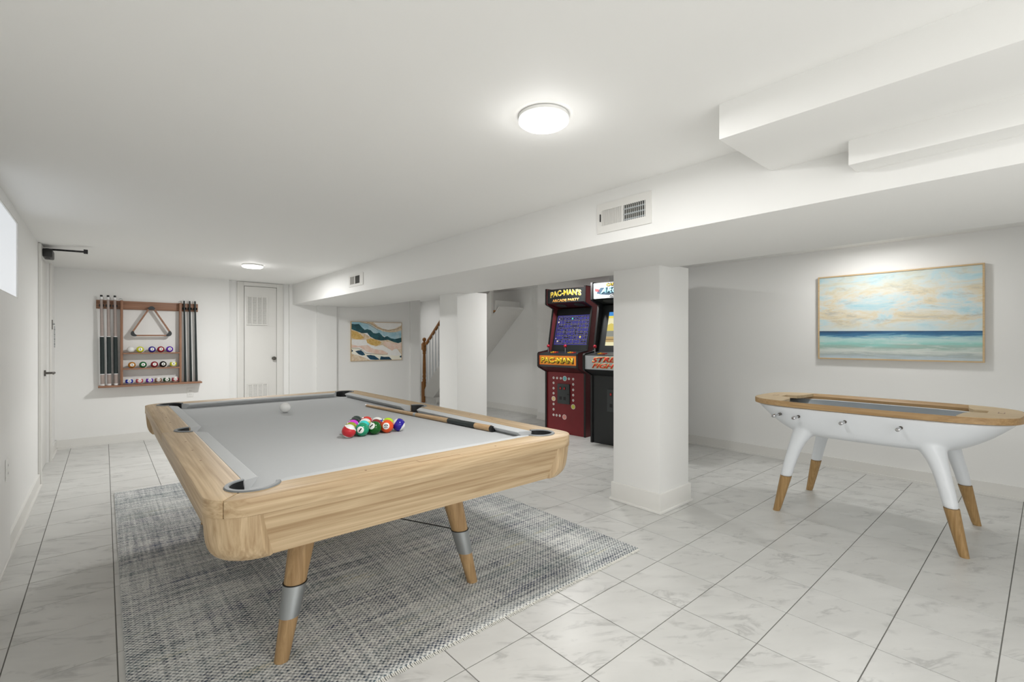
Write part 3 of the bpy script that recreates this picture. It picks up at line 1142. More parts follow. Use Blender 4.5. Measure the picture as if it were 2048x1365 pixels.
# ================================================================ POOL BALLS
BR = 0.034
bm = nb()
bmesh.ops.create_uvsphere(bm, u_segments=32, v_segments=20, radius=BR)
for f in bm.faces:
    f.smooth = True
BALL = bpy.data.meshes.new('pool_ball')
bm.to_mesh(BALL)
bm.free()


def ball(loc, col, label, group, number=None, stripe=False, spot=(0, -1, 0), rot=(0, 0, 0), nrot=0.0, scale=1.0):
    me = BALL.copy()
    me.materials.append(ball_mat('ball_paint', col, stripe, spot if number else None))
    o = bpy.data.objects.new('pool_ball', me)
    C.objects.link(o)
    o.location = loc
    o.rotation_euler = rot
    o.scale = (scale, scale, scale)
    tag(o, label, 'ball', group)
    if number:
        t = text_bm(number, (0.0065 if number == '1' else 0.0125) if len(number) == 1 else 0.0185, 0.021, 0.0, 0.02)
        bmesh.ops.rotate(t, cent=(0, 0, 0), matrix=Matrix.Rotation(nrot, 3, 'Z'), verts=t.verts[:])
        bmesh.ops.triangulate(t, faces=t.faces[:])
        for _ in range(2):
            bmesh.ops.subdivide_edges(t, edges=t.edges[:], cuts=1, use_grid_fill=True)
        n = Vector(spot).normalized()
        up = Vector((0, 0, 1)) if abs(n.z) < 0.95 else Vector((0, 1, 0))
        r = up.cross(n).normalized()
        u = n.cross(r)
        for v in t.verts:
            d = (n * BR + r * v.co.x + u * v.co.y).normalized()
            v.co = d * (BR + 0.0003)
        obj('number', t, 'print_black', o, local=True)
    return o


cols = dict(yellow=rgb(206, 208, 50), navy=rgb(48, 40, 150), red=rgb(150, 30, 44), purple=rgb(98, 44, 178), orange=rgb(186, 126, 52), green=rgb(20, 104, 56), maroon=rgb(140, 34, 48),
            black=rgb(16, 17, 20), blue=rgb(36, 56, 170), rose=rgb(196, 88, 96), brown=rgb(140, 104, 84), forest=rgb(22, 72, 40), wine=rgb(164, 72, 82), white=rgb(226, 226, 224))
GR = 'numbered balls on the cue rack shelves'
YR = 7.415
rack_rows = [
    (1.106, [(0.246, 'white', None, 0), (0.335, 'yellow', '1', 0), (0.452, 'navy', '2', 0), (0.541, 'red', '3', 0), (0.631, 'purple', '4', 0)], 'top'),
    (0.916, [(0.256, 'orange', '5', 0), (0.363, 'green', '6', 0), (0.476, 'maroon', '7', 0), (0.564, 'black', '8', 0), (0.670, 'yellow', '9', 1)], 'middle'),
    (0.717, [(0.230, 'blue', '10', 1), (0.329, 'rose', '11', 1), (0.428, 'purple', '12', 1), (0.515, 'brown', '13', 1), (0.601, 'forest', '14', 1), (0.690, 'wine', '15', 1)], 'bottom')]
for z, row, nm in rack_rows:
    for x, c, num, st in row:
        lab = (f"plain white cue ball on the {nm} shelf of the wall rack" if not num else
               f"{c} {'striped' if st else 'solid'} pool ball number {num} on the {nm} shelf of the wall rack")
        ball((x, YR, z + 0.0385), cols[c], lab, GR, num, bool(st), (0.05, -1, 0.10), (0, 0, 0), 0.0, 0.0383 / BR)

GT = 'racked balls on the pool table'
bz = ZB + BR + 0.0002
D = 2 * BR + 0.0003
bx, by = 0.922, 2.300
view = Vector((-0.62, -0.78, 0.2))
rows = [
    [('bright red', rgb(200, 40, 50), '13', 1, (0.35, -0.55, 0.75), 0.2), ('teal green', rgb(30, 150, 110), '1', 0, (-0.62, -0.78, 0.10), -0.6), ('dark green', rgb(12, 92, 24), '1', 0, (-0.76, -0.48, 0.46), -0.7),
     ('orange', rgb(232, 84, 30), '10', 0, (-0.55, -0.8, 0.2), 1.5), ('deep blue', rgb(44, 30, 150), None, 1, None, 0.0)],
    [('olive', rgb(160, 164, 50), None, 0, None, 0), ('aqua', rgb(60, 220, 214), None, 0, None, 0), ('maroon', rgb(138, 36, 40), None, 0, None, 0), ('lime', rgb(190, 224, 30), None, 0, None, 0)],
    [('magenta', rgb(226, 60, 220), None, 0, None, 0), ('pale yellow', rgb(244, 226, 110), None, 1, None, 0), ('white and blue', rgb(60, 60, 190), None, 1, None, 0)],
    [('charcoal', rgb(44, 52, 54), None, 0, None, 0), ('scarlet', rgb(222, 62, 50), None, 0, None, 0)],
    [('dark green-grey', rgb(44, 62, 58), None, 0, None, 0)]]
for r, row in enumerate(rows):
    for i, (nm, col, num, st, spot, nr) in enumerate(row):
        place_txt = ['in the front row of', 'in the second row of', 'in the third row of', 'in the fourth row of', 'at the far tip of'][r]
        b = ball((bx + (i + 0.5 * r) * D, by + r * D * 0.8665, bz), col, f"{nm} {'striped' if st else 'solid'} pool ball {place_txt} the triangle on the table", GT, num, bool(st), spot, (0, 0, 0), nr)
        if nm == 'deep blue':
            b.rotation_euler = Vector((0.72, -0.52, -0.55)).to_track_quat('Z', 'Y').to_euler()
        elif nm == 'bright red':
            b.rotation_euler = Vector((0.25, -0.30, 0.92)).to_track_quat('Z', 'Y').to_euler()
ball((0.922, 3.391, bz), rgb(236, 236, 234), 'plain white cue ball alone on the grey cloth of the pool table', GT)

# ================================================================ CUE lying on the table
p_tip, p_butt = Vector((1.458, 3.318, 0)), Vector((1.560, 1.940, 0))
ct = thing('cue_stick', 'maple cue stick with a black grip lying on the pool table', 'cue stick', (p_tip.x, p_tip.y, ZB))


def cue_seg(par, a, b, ra, rb, name, mat, f):
    """part of a cue between the fractions a and b"""
    n = 6
    pts, rd = [], []
    for k in range(n + 1):
        t = a + (b - a) * k / n
        r = ra + (rb - ra) * k / n
        pts.append(f(t, r))
        rd.append(r)
    return obj(name, tube(nb(), pts, rd, 18), mat, par, smooth=True)


ft = lambda t, r: (p_tip.x + (p_butt.x - p_tip.x) * t, p_tip.y + (p_butt.y - p_tip.y) * t, ZB + 0.0006 + r)
cue_seg(ct, 0.012, 0.460, 0.0092, 0.0122, 'shaft', 'cue_maple', ft)
cue_seg(ct, 0.0, 0.012, 0.0088, 0.0092, 'ferrule', 'ferrule', ft)
cue_seg(ct, 0.4595, 0.478, 0.0126, 0.0127, 'joint', 'steel', ft)
cue_seg(ct, 0.478, 0.720, 0.0124, 0.0145, 'forearm', 'cue_maple', ft)
cue_seg(ct, 0.720, 0.895, 0.0150, 0.0163, 'grip', 'cue_black', ft)
cue_seg(ct, 0.895, 0.985, 0.0161, 0.0166, 'butt', 'cue_maple', ft)
cue_seg(ct, 0.985, 1.0, 0.0164, 0.0150, 'bumper', 'black_plastic', ft)

# ================================================================ WALL CUE RACK
YW = YB - 0.0006
rk = thing('cue_rack', 'brown wooden wall rack holding cue sticks and numbered balls', 'cue rack', (0.45, YW, 0.69))
obj('top_board', box(nb(), -0.074, 0.944, YW - 0.025, YW, 1.640, 1.743), 'walnut_x', rk, bevel=0.003)
for a, b in ((0.146, 0.172), (0.733, 0.757)):
    obj('upright', box(nb(), a, b, YW - 0.105, YW - 0.0255, 0.716, 1.745), 'walnut_z', rk, bevel=0.003)
for z in (1.090, 0.900):
    obj('shelf', box(nb(), 0.1725, 0.7325, YW - 0.125, YW, z, z + 0.0155), 'walnut_x', rk, bevel=0.002)
obj('bottom_shelf', box(nb(), -0.056, 0.975, YW - 0.15, YW, 0.694, 0.7155), 'walnut_x', rk, bevel=0.003)
for x in (-0.026, 0.035, 0.097, 0.787, 0.847, 0.906):
    obj('cue_clip', prism(nb(), arc_pts((x, YW - 0.07), 0.0235, 200, -20, 10) + arc_pts((x, YW - 0.07), 0.019, -20, 200, 10), 1.66, 1.69, FZ), 'black_plastic', rk)
    obj('clip_stem', box(nb(), x - 0.006, x + 0.006, YW - 0.05, YW - 0.0252, 1.665, 1.685), 'black_plastic', rk)
for a, b in ((0.150, 1), (0.742, -1)):
    obj('hook', tube(nb(), [(a + b * 0.02 * math.cos(k), YW - 0.085, 1.745 + 0.02 * math.sin(k)) for k in [PI * i / 8 for i in range(9)]], 0.0035, 8), 'steel', rk, smooth=True)

cy = YW - 0.07
zb = 0.7157
for i, (xb, xt) in enumerate(((-0.016, -0.027), (0.045, 0.034), (0.107, 0.096))):
    t = thing('cue_stick', ['grey-brown cue with a black grip, leftmost in the wall rack', 'grey-brown cue with a black grip, second from the left in the wall rack', 'grey-brown cue with a black grip, third from the left in the wall rack'][i],
              'cue stick', (xb, cy, zb), 0, 'cue sticks in the wall rack')
    L = 1.80 - zb
    f = lambda u, r, xb=xb, xt=xt, L=L: (xb + (xt - xb) * u, cy, zb + L * u)
    cue_seg(t, 0.0, 0.02, 0.0205, 0.0205, 'bumper', 'ferrule', f)
    cue_seg(t, 0.02, 0.122, 0.0198, 0.0198, 'butt', 'taupe', f)
    cue_seg(t, 0.122, 0.13, 0.0205, 0.0205, 'ring', 'ferrule', f)
    cue_seg(t, 0.13, 0.538, 0.0212, 0.0200, 'grip', 'grip_black', f)
    cue_seg(t, 0.538, 0.546, 0.0196, 0.0192, 'ring', 'ferrule', f)
    cue_seg(t, 0.546, 0.952, 0.0160, 0.0130, 'shaft', 'taupe', f)
    cue_seg(t, 0.952, 0.98, 0.0142, 0.0140, 'ferrule', 'ferrule', f)
    cue_seg(t, 0.98, 1.0, 0.0122, 0.0122, 'tip', 'black_plastic', f)
for i, (xb, xt) in enumerate(((0.801, 0.786), (0.861, 0.846), (0.922, 0.905))):
    t = thing('cue_stick', ['thin black cue nearest the ball shelves on the right of the wall rack', 'thin black cue in the middle on the right of the wall rack', 'thin black cue, rightmost in the wall rack'][i],
              'cue stick', (xb, cy, zb), 0, 'cue sticks in the wall rack')
    L = 1.792 - zb
    f = lambda u, r, xb=xb, xt=xt, L=L: (xb + (xt - xb) * u, cy, zb + L * u)
    cue_seg(t, 0.0, 0.985, 0.0145, 0.0095, 'shaft', 'cue_black', f)
    cue_seg(t, 0.985, 1.0, 0.0088, 0.0088, 'ferrule', 'ferrule', f)

# triangle hanging in front of the board
tr = thing('ball_triangle', 'wooden ball triangle with dark corners hanging on the wall rack', 'ball triangle', (0.447, YW - 0.08, 1.30))
ap, bl_, br_ = Vector((0.447, 1.700)), Vector((0.238, 1.317)), Vector((0.660, 1.322))


def bar2(bm, a, b, hw):
    d = (b - a).normalized()
    nrm = Vector((-d.y, d.x)) * hw
    prism(bm, [tuple(a + nrm), tuple(a - nrm), tuple(b - nrm), tuple(b + nrm)], YW - 0.095, YW - 0.055, FY)


def trim_(a, b, k):
    d = (b - a).normalized()
    return a + d * k, b - d * k


for a, b in ((ap, bl_), (ap, br_), (bl_, br_)):
    bm = nb()
    a2, b2 = trim_(a, b, 0.04)
    bar2(bm, a2, b2, 0.009)
    obj('bar', bm, 'walnut_x', tr, bevel=0.002)
for c, p, q_ in ((ap, bl_, br_), (bl_, ap, br_), (br_, ap, bl_)):
    d1, d2_ = (p - c).normalized(), (q_ - c).normalized()
    pts_o, pts_i = [], []
    n = 10
    for k in range(n + 1):
        t = k / n
        a = c + d1 * 0.062
        b = c + d2_ * 0.062
        m = (1 - t) ** 2 * a + 2 * t * (1 - t) * (c + (d1 + d2_) * 0.006) + t * t * b
        tg = (2 * (1 - t) * ((c + (d1 + d2_) * 0.006) - a) + 2 * t * (b - (c + (d1 + d2_) * 0.006))).normalized()
        nn = Vector((-tg.y, tg.x))
        hw = 0.010 + 0.010 * math.sin(PI * t)
        pts_o.append(tuple(m + nn * hw))
        pts_i.append(tuple(m - nn * hw))
    obj('corner', prism(nb(), pts_o + pts_i[::-1], YW - 0.098, YW - 0.052, FY), 'rack_corner', tr)

# ================================================================ SEASCAPE on the right wall
sc = thing('seascape_painting', 'large seascape painting in a thin wooden frame on the right wall', 'painting', (XR, 0.93, 1.07))
ya, yb, za, zb2 = 0.342, 1.516, 1.073, 1.885
obj('canvas', box(nb(), XR - 0.028, XR - 0.0008, ya + 0.012, yb - 0.012, za + 0.012, zb2 - 0.012), 'seascape_print', sc)
for y0, y1, z0, z1 in ((ya, yb, za, za + 0.012), (ya, yb, zb2 - 0.012, zb2), (ya, ya + 0.012, za + 0.0122, zb2 - 0.0122), (yb - 0.012, yb, za + 0.0122, zb2 - 0.0122)):
    obj('frame_bar', box(nb(), XR - 0.036, XR - 0.0008, y0, y1, z0, z1), 'frame_oak', sc)

# ================================================================ MOUNTAIN PICTURE on the back wall
mp = thing('mountain_picture', 'small abstract mountain picture in teal, gold and white on the back wall', 'painting', (3.49, YB, 0.915))
ax0, ax1, az0, az1 = 3.032, 3.945, 0.918, 1.572
Wd, Hd = ax1 - ax0, az1 - az0
obj('canvas', box(nb(), ax0 + 0.008, ax1 - 0.008, YW - 0.022, YW, az0 + 0.008, az1 - 0.008), 'ink_white', mp)
for a, b, c, d in ((ax0, ax1, az0, az0 + 0.008), (ax0, ax1, az1 - 0.008, az1), (ax0, ax0 + 0.008, az0 + 0.0081, az1 - 0.0081), (ax1 - 0.008, ax1, az0 + 0.0081, az1 - 0.0081)):
    obj('frame_bar', box(nb(), a, b, YW - 0.027, YW, c, d), 'frame_oak', mp)
UX = lambda u: ax0 + 0.009 + (Wd - 0.018) * u
UZ = lambda v: az1 - 0.009 - (Hd - 0.018) * v      # v: 0 at the top


def ink(name, mat, pts, layer):
    bm = nb()
    prism(bm, [(UX(a), UZ(b)) for a, b in pts], YW - 0.0222 - 0.0002 * layer, YW - 0.0221 - 0.0002 * (layer - 1), FY)
    return obj(name, bm, mat, mp)


ink('print_shape', 'ink_sky', [(0, 0), (0.2, 0), (0.35, 0.04), (0.48, 0.16), (0.62, 0.24), (0.75, 0.26), (0.88, 0.25), (1, 0.20), (1, 0.42), (0.8, 0.46), (0.6, 0.34), (0.3, 0.25), (0, 0.15)], 1)
ink('print_shape', 'ink_tan', [(0.18, 0), (0.42, 0), (0.50, 0.09), (0.60, 0.16), (0.72, 0.19), (0.85, 0.16), (1, 0.06), (1, 0.20), (0.88, 0.25), (0.75, 0.26), (0.62, 0.235), (0.48, 0.15), (0.34, 0.04)], 2)
ink('print_shape', 'ink_tan', [(0, 0.2), (0.2, 0.26), (0.4, 0.42), (0.7, 0.46), (1, 0.55), (1, 0.86), (0.9, 0.70), (0.78, 0.74), (0.60, 0.60), (0.45, 0.64), (0.3, 0.46), (0, 0.45)], 2)
ink('print_shape', 'ink_gold', [(0, 0.22), (0.10, 0.25), (0.18, 0.33), (0.24, 0.40), (0.18, 0.45), (0.08, 0.45), (0, 0.41)], 3)
ink('print_shape', 'ink_gold', [(0.28, 0.46), (0.36, 0.42), (0.48, 0.46), (0.58, 0.52), (0.56, 0.58), (0.48, 0.62), (0.38, 0.60), (0.30, 0.54)], 3)
ink('print_shape', 'ink_blush', [(0.66, 0.50), (0.80, 0.54), (1, 0.56), (1, 0.72), (0.86, 0.70), (0.80, 0.76), (0.72, 0.68), (0.62, 0.56)], 3)
ink('print_shape', 'ink_teal', [(0, 0.05), (0.06, 0.06), (0.14, 0.05), (0.20, 0.14), (0.25, 0.20), (0.30, 0.18), (0.37, 0.21), (0.42, 0.28), (0.47, 0.29), (0.54, 0.27), (0.60, 0.35), (0.64, 0.39), (0.70, 0.36),
                         (0.78, 0.42), (0.86, 0.44), (1, 0.40), (1, 0.52), (0.93, 0.55), (0.84, 0.52), (0.72, 0.46), (0.58, 0.48), (0.46, 0.45), (0.36, 0.38), (0.30, 0.28), (0.20, 0.29), (0.10, 0.24), (0, 0.19)], 4)
ink('print_shape', 'ink_blush', [(0, 0.58), (0.12, 0.62), (0.3, 0.60), (0.42, 0.70), (0.60, 0.74), (0.72, 0.82), (0.70, 0.86), (0.5, 0.84), (0.3, 0.78), (0.16, 0.66), (0, 0.66)], 2)
ink('print_shape', 'ink_cream', [(0, 0.68), (0.12, 0.69), (0.20, 0.74), (0.26, 0.83), (0.45, 0.84), (0.70, 0.86), (0.9, 0.9), (1, 0.86), (1, 1), (0.40, 1), (0.30, 0.92), (0.16, 0.86), (0, 0.82)], 3)
ink('print_shape', 'ink_tan', [(0, 0.82), (0.14, 0.87), (0.26, 0.93), (0.35, 1), (0, 1)], 4)
ink('print_shape', 'ink_navy', [(0, 0.70), (0.03, 0.75), (0, 0.78)], 5)
ink('print_shape', 'ink_navy', [(0.07, 0.76), (0.12, 0.74), (0.18, 0.73), (0.23, 0.79), (0.26, 0.86), (0.20, 0.87), (0.14, 0.84)], 5)
ink('print_shape', 'ink_navy', [(0.28, 0.87), (0.36, 0.86), (0.44, 0.88), (0.50, 0.94), (0.55, 0.99), (0.46, 0.995), (0.36, 0.98), (0.32, 0.93)], 5)
ink('print_shape', 'ink_navy', [(0.55, 0.995), (0.57, 0.90), (0.64, 0.92), (0.74, 0.92), (0.80, 1.0)], 5)
ink('print_shape', 'ink_navy', [(1, 0.89), (0.965, 0.91), (0.965, 0.94), (1, 0.95)], 5)
for pts in ([(0.30, 0.0), (0.42, 0.06), (0.52, 0.14), (0.64, 0.19), (0.76, 0.20), (0.90, 0.16), (1, 0.10)], [(0.0, 0.67), (0.12, 0.68), (0.2, 0.72), (0.27, 0.81), (0.45, 0.83), (0.62, 0.85), (0.71, 0.84)], [(0.16, 0.0), (0.30, 0.03), (0.42, 0.12), (0.52, 0.20)]):
    ink('print_line', 'ink_line', pts + [(a, b + 0.010) for a, b in pts[::-1]], 6)

# ================================================================ STAIRCASE
st = thing('staircase', 'white staircase with an oak newel, oak handrail and white balusters rising to the right', 'stairs', (4.9, 8.36, 0))
SX, SL = 4.90, 0.834
top = lambda y: 0.828 + (7.707 - y) * SL
bot = lambda y: 0.377 + (7.707 - y) * SL
obj('stringer', prism(nb(), [(8.38, 0.13), (8.36, 0.22), (8.237, top(8.237)), (6.15, top(6.15)), (6.15, bot(6.15)), (7.99, 0.13)], SX, SX + 0.04, FX), 'trim_paint', st)
obj('soffit', prism(nb(), [(7.99, 0.13), (6.0, bot(6.0)), (6.0, bot(6.0) + 0.03), (7.99, 0.16)], SX + 0.0402, 5.499, FX), 'trim_paint', st)
obj('base_panel', box(nb(), SX + 0.012, SX + 0.03, 7.9, 8.32, 0.0, 0.1298), 'trim_paint', st)
for k in range(9):
    y = 8.22 - k * 0.235
    z = 0.20 + k * 0.196
    obj('tread', box(nb(), SX + 0.0402, 5.499, y - 0.25, y, z - 0.03, z), 'stair_oak', st)
    obj('riser', box(nb(), SX + 0.0402, 5.499, y - 0.25 + 0.002, y - 0.235, z + 0.0005, z + 0.165), 'trim_paint', st)
npx, npy = SX + 0.02, 8.37
bm = nb()
box(bm, npx - 0.042, npx + 0.042, npy - 0.042, npy + 0.042, 0, 0.42)
lathe(bm, [(0.04, 0.42), (0.034, 0.45), (0.04, 0.46), (0.028, 0.49), (0.036, 0.52), (0.036, 0.54), (0.03, 0.56), (0.034, 0.60), (0.032, 0.80), (0.027, 0.98), (0.036, 1.0), (0.030, 1.03), (0.040, 1.05), (0.036, 1.07)], (npx, npy, 0), 18)
box(bm, npx - 0.042, npx + 0.042, npy - 0.042, npy + 0.042, 1.07, 1.20)
lathe(bm, [(0.04, 1.20), (0.044, 1.215), (0.02, 1.23), (0.022, 1.24), (0.036, 1.262), (0.04, 1.282), (0.034, 1.304), (0.018, 1.318), (0, 1.32)], (npx, npy, 0), 18)
obj('newel_post', bm, 'stair_oak', st, smooth=True)
hr = lambda y: 1.205 + (8.274 - y) * 0.822
bm = nb()
prism(bm, [(8.335, hr(8.335) - 0.03), (8.335, hr(8.335) + 0.03), (7.15, hr(7.15) + 0.03), (7.15, hr(7.15) - 0.03)], npx - 0.025, npx + 0.025, FX)
obj('handrail', bm, 'stair_oak', st, bevel=0.008)
for k, y in enumerate([8.274, 8.155, 8.046, 7.936, 7.826, 7.716, 7.606, 7.496, 7.386, 7.276]):
    z0, z1 = top(y) - 0.02, hr(y) - 0.02
    obj('baluster', lathe(nb(), [(0.016, z0), (0.016, z0 + 0.06), (0.010, z0 + 0.075), (0.016, z0 + 0.09), (0.011, z0 + 0.11), (0.017, z0 + 0.15), (0.0135, z0 + 0.3), (0.010, z1)], (npx, y, 0), 10), 'white_lacquer', st, smooth=True)

# ================================================================ FOOSBALL TABLE
FCX, FCY = 4.105, 0.822
fb = thing('foosball_table', 'white boat-shaped foosball table with a pale wooden rim and wooden feet', 'foosball table', (FCX, FCY, 0))


def sup(a, b, n=3.4, N=72):
    pts = []
    for k in range(N):
        t = 2 * PI * k / N
        c, s = math.cos(t), math.sin(t)
        pts.append((FCX + a * math.copysign(abs(c) ** (2 / n), c), FCY + b * math.copysign(abs(s) ** (2 / n), s)))
    return pts


bm = nb()
lev = [(0.772, .384, .712), (0.745, .380, .692), (0.71, .375, .655), (0.67, .368, .61), (0.63, .356, .555), (0.60, .342, .505), (0.580, .322, .46), (0.569, .295, .42), (0.566, .24, .36)]
inn = [(0.645, .22, .40), (0.655, .28, .46), (0.70, .32, .53), (0.772, .335, .63)]
rings = [[bm.verts.new((x, y, z)) for x, y in sup(a, b)] for z, a, b in lev[::-1]]
rings += [[bm.verts.new((x, y, z)) for x, y in sup(a, b)] for z, a, b in inn[::-1]]
for a, b in zip(rings, rings[1:]):
    for k in range(72):
        bm.faces.new((a[k], a[(k + 1) % 72], b[(k + 1) % 72], b[k]))
bm.faces.new(rings[0][::-1])
bm.faces.new(rings[-1])
bmesh.ops.recalc_face_normals(bm, faces=bm.faces[:])
legs = []
for mx in (0, 1):
    for my in (0, 1):
        P = lambda x, y, z: ((2 * FCX - x) if mx else x, (2 * FCY - y) if my else y, z)
        path = [(3.766, 1.266, .262), (3.776, 1.245, .36), (3.790, 1.222, .45), (3.806, 1.200, .52), (3.826, 1.178, .57), (3.855, 1.150, .625)]
        rad = [.0375, .0405, .044, .052, .066, .085]
        b2 = nb()
        rg = []
        for p, r in zip(path, rad):
            c = P(*p)
            rg.append([b2.verts.new((c[0] + r * math.cos(2 * PI * k / 28), c[1] + r * math.sin(2 * PI * k / 28), c[2])) for k in range(28)])
        for a, b in zip(rg, rg[1:]):
            for k in range(28):
                b2.faces.new((a[k], a[(k + 1) % 28], b[(k + 1) % 28], b[k]))
        b2.faces.new(rg[0][::-1])
        b2.faces.new(rg[-1])
        bmesh.ops.recalc_face_normals(b2, faces=b2.faces[:])
        tmp = bpy.data.meshes.new('t')
        b2.to_mesh(tmp)
        b2.free()
        bm.from_mesh(tmp)
        bpy.data.meshes.remove(tmp)
        legs.append((P, mx, my))
hull_me = bpy.data.meshes.new('hull')
bm.to_mesh(hull_me)
bm.free()
hull_me.materials.append(M['white_lacquer'])
hull = bpy.data.objects.new('hull', hull_me)
C.objects.link(hull)
md = hull.modifiers.new('r', 'REMESH')
md.mode = 'VOXEL'
md.voxel_size = 0.0085
md = hull.modifiers.new('s', 'SMOOTH')
md.factor = 0.5
md.iterations = 14
bpy.context.view_layer.update()
bake(hull)
for p in hull.data.polygons:
    p.use_smooth = True
hull.parent = fb
hull.location = -fb.location
for P, mx, my in legs:
    b2 = nb()
    rg = []
    for (p, r) in (((3.745, 1.324, 0.0), .022), ((3.7475, 1.318, .02), .0245), ((3.757, 1.292, .14), .031), ((3.766, 1.266, .2635), .0372)):
        c = P(*p)
        rg.append([b2.verts.new((c[0] + r * math.cos(2 * PI * k / 24), c[1] + r * math.sin(2 * PI * k / 24), c[2])) for k in range(24)])
    for a, b in zip(rg, rg[1:]):
        for k in range(24):
            b2.faces.new((a[k], a[(k + 1) % 24], b[(k + 1) % 24], b[k]))
    b2.faces.new(rg[0][::-1])
    b2.faces.new(rg[-1])
    obj('wooden_foot', b2, 'beech_z', fb, smooth=True)
# wooden rim: outer band, thin top, bevelled inner lip
FZT = 0.811
bm = nb()
rr_ = [(0.7712, .388, .728), (0.774, .394, .734), (0.806, .395, .735), (FZT, .392, .732), (FZT, .380, .715), (0.792, .352, .668), (0.7712, .352, .668)]
rings = [[bm.verts.new((x, y, z)) for x, y in sup(a, b, 3.5, 96)] for z, a, b in rr_]
for a, b in zip(rings, rings[1:] + rings[:1]):
    for k in range(96):
        bm.faces.new((a[k], a[(k + 1) % 96], b[(k + 1) % 96], b[k]))
obj('rim', bm, 'beech_y', fb, smooth=True, angle=40)
# lining inside the well and the field
bm = nb()
rings = [[bm.verts.new((x, y, z)) for x, y in sup(a, b, 3.5, 72)] for z, a, b in ((0.665, .262, .43), (0.70, .300, .505), (0.769, .330, .620), (0.769, .326, .616), (0.70, .296, .501), (0.665, .258, .426))]
for a, b in zip(rings, rings[1:] + rings[:1]):
    for k in range(72):
        bm.faces.new((a[k], a[(k + 1) % 72], b[(k + 1) % 72], b[k]))
obj('well_lining', bm, 'lining_grey', fb, smooth=True)
obj('playing_field', prism(nb(), sup(.266, .435, 3.5, 48), 0.662, 0.668, FZ), 'lining_grey', fb)
# end plates with a goal notch and an inlay
for sg in (1, -1):
    yc = lambda d: FCY + sg * d
    def rim_x(d):
        return 0.392 * max(0.0, 1 - (d / 0.732) ** 3.5) ** (1 / 3.5)
    ds = [0.47 + 0.262 * k / 14 for k in range(15)]
    left = [(FCX - rim_x(min(d, 0.732)), yc(d)) for d in ds]
    right = [(FCX + rim_x(min(d, 0.732)), yc(d)) for d in ds[::-1][1:]]
    inner = [(FCX + 0.30, yc(0.462)), (FCX + 0.19, yc(0.468)), (FCX + 0.11, yc(0.49)), (FCX + 0.055, yc(0.505)), (FCX + 0.04, yc(0.53)), (FCX - 0.04, yc(0.575)), (FCX - 0.16, yc(0.575)), (FCX - 0.20, yc(0.52)), (FCX - 0.27, yc(0.495))]
    inner = [(FCX + 0.33, yc(0.462)), (FCX + 0.15, yc(0.480)), (FCX + 0.075, yc(0.505)), (FCX + 0.06, yc(0.575)), (FCX - 0.06, yc(0.575)), (FCX - 0.075, yc(0.505)), (FCX - 0.15, yc(0.480)), (FCX - 0.33, yc(0.462))]
    pts = left + right + inner
    o = obj('end_plate', prism(nb(), pts, 0.790, FZT + 0.0012, FZ), 'beech_pale', fb)
    obj('inlay', box(nb(), FCX - 0.035, FCX + 0.035, *sorted((yc(0.618), yc(0.648))), FZT + 0.0013, FZT + 0.0018), 'walnut_x', o)
    obj('inlay_centre', box(nb(), FCX - 0.028, FCX + 0.028, *sorted((yc(0.623), yc(0.643))), FZT + 0.0019, FZT + 0.0023), 'beech_pale', o)
for i, y in enumerate((1.306, 1.176, 1.039, 0.896, 0.748, 0.605, 0.468, 0.338)):
    near_side = i in (0, 1, 3, 5)
    z = 0.710
    e = FCX - 0.425 if near_side else FCX + 0.425
    f_ = FCX + 0.30 if near_side else FCX - 0.30
    rod = obj('rod', tube(nb(), [(e, y, z), (f_, y, z)], 0.006, 12), 'chrome', fb, smooth=True)
    s = -1 if near_side else 1
    obj('handle', tube(nb(), [(e, y, z), (e + s * 0.004, y, z), (e + s * 0.04, y, z), (e + s * 0.05, y, z), (e + s * 0.054, y, z)], [0.008, 0.0115, 0.0125, 0.0115, 0.006], 14), 'chrome', rod, smooth=True)
    hx = 0.372 if i in (2, 3, 4, 5) else (0.366 if i in (1, 6) else 0.352)
    obj('bearing', tube(nb(), [(FCX + s * (hx - 0.03), y, z), (FCX + s * (hx + 0.006), y, z)], 0.0105, 14), 'dark_metal', rod, smooth=True)


# ================================================================ ARCADE CABINETS
PROF = [(0, 0), (0, .827), (-.150, .893), (-.168, .91), (-.168, 1.080), (-.155, 1.094), (.040, 1.121), (.052, 1.135), (.153, 1.69), (.148, 1.706), (.006, 1.754), (0, 1.762), (0, 1.966), (.50, 1.966), (.56, 1.90), (.56, 0)]
CWD = 0.67


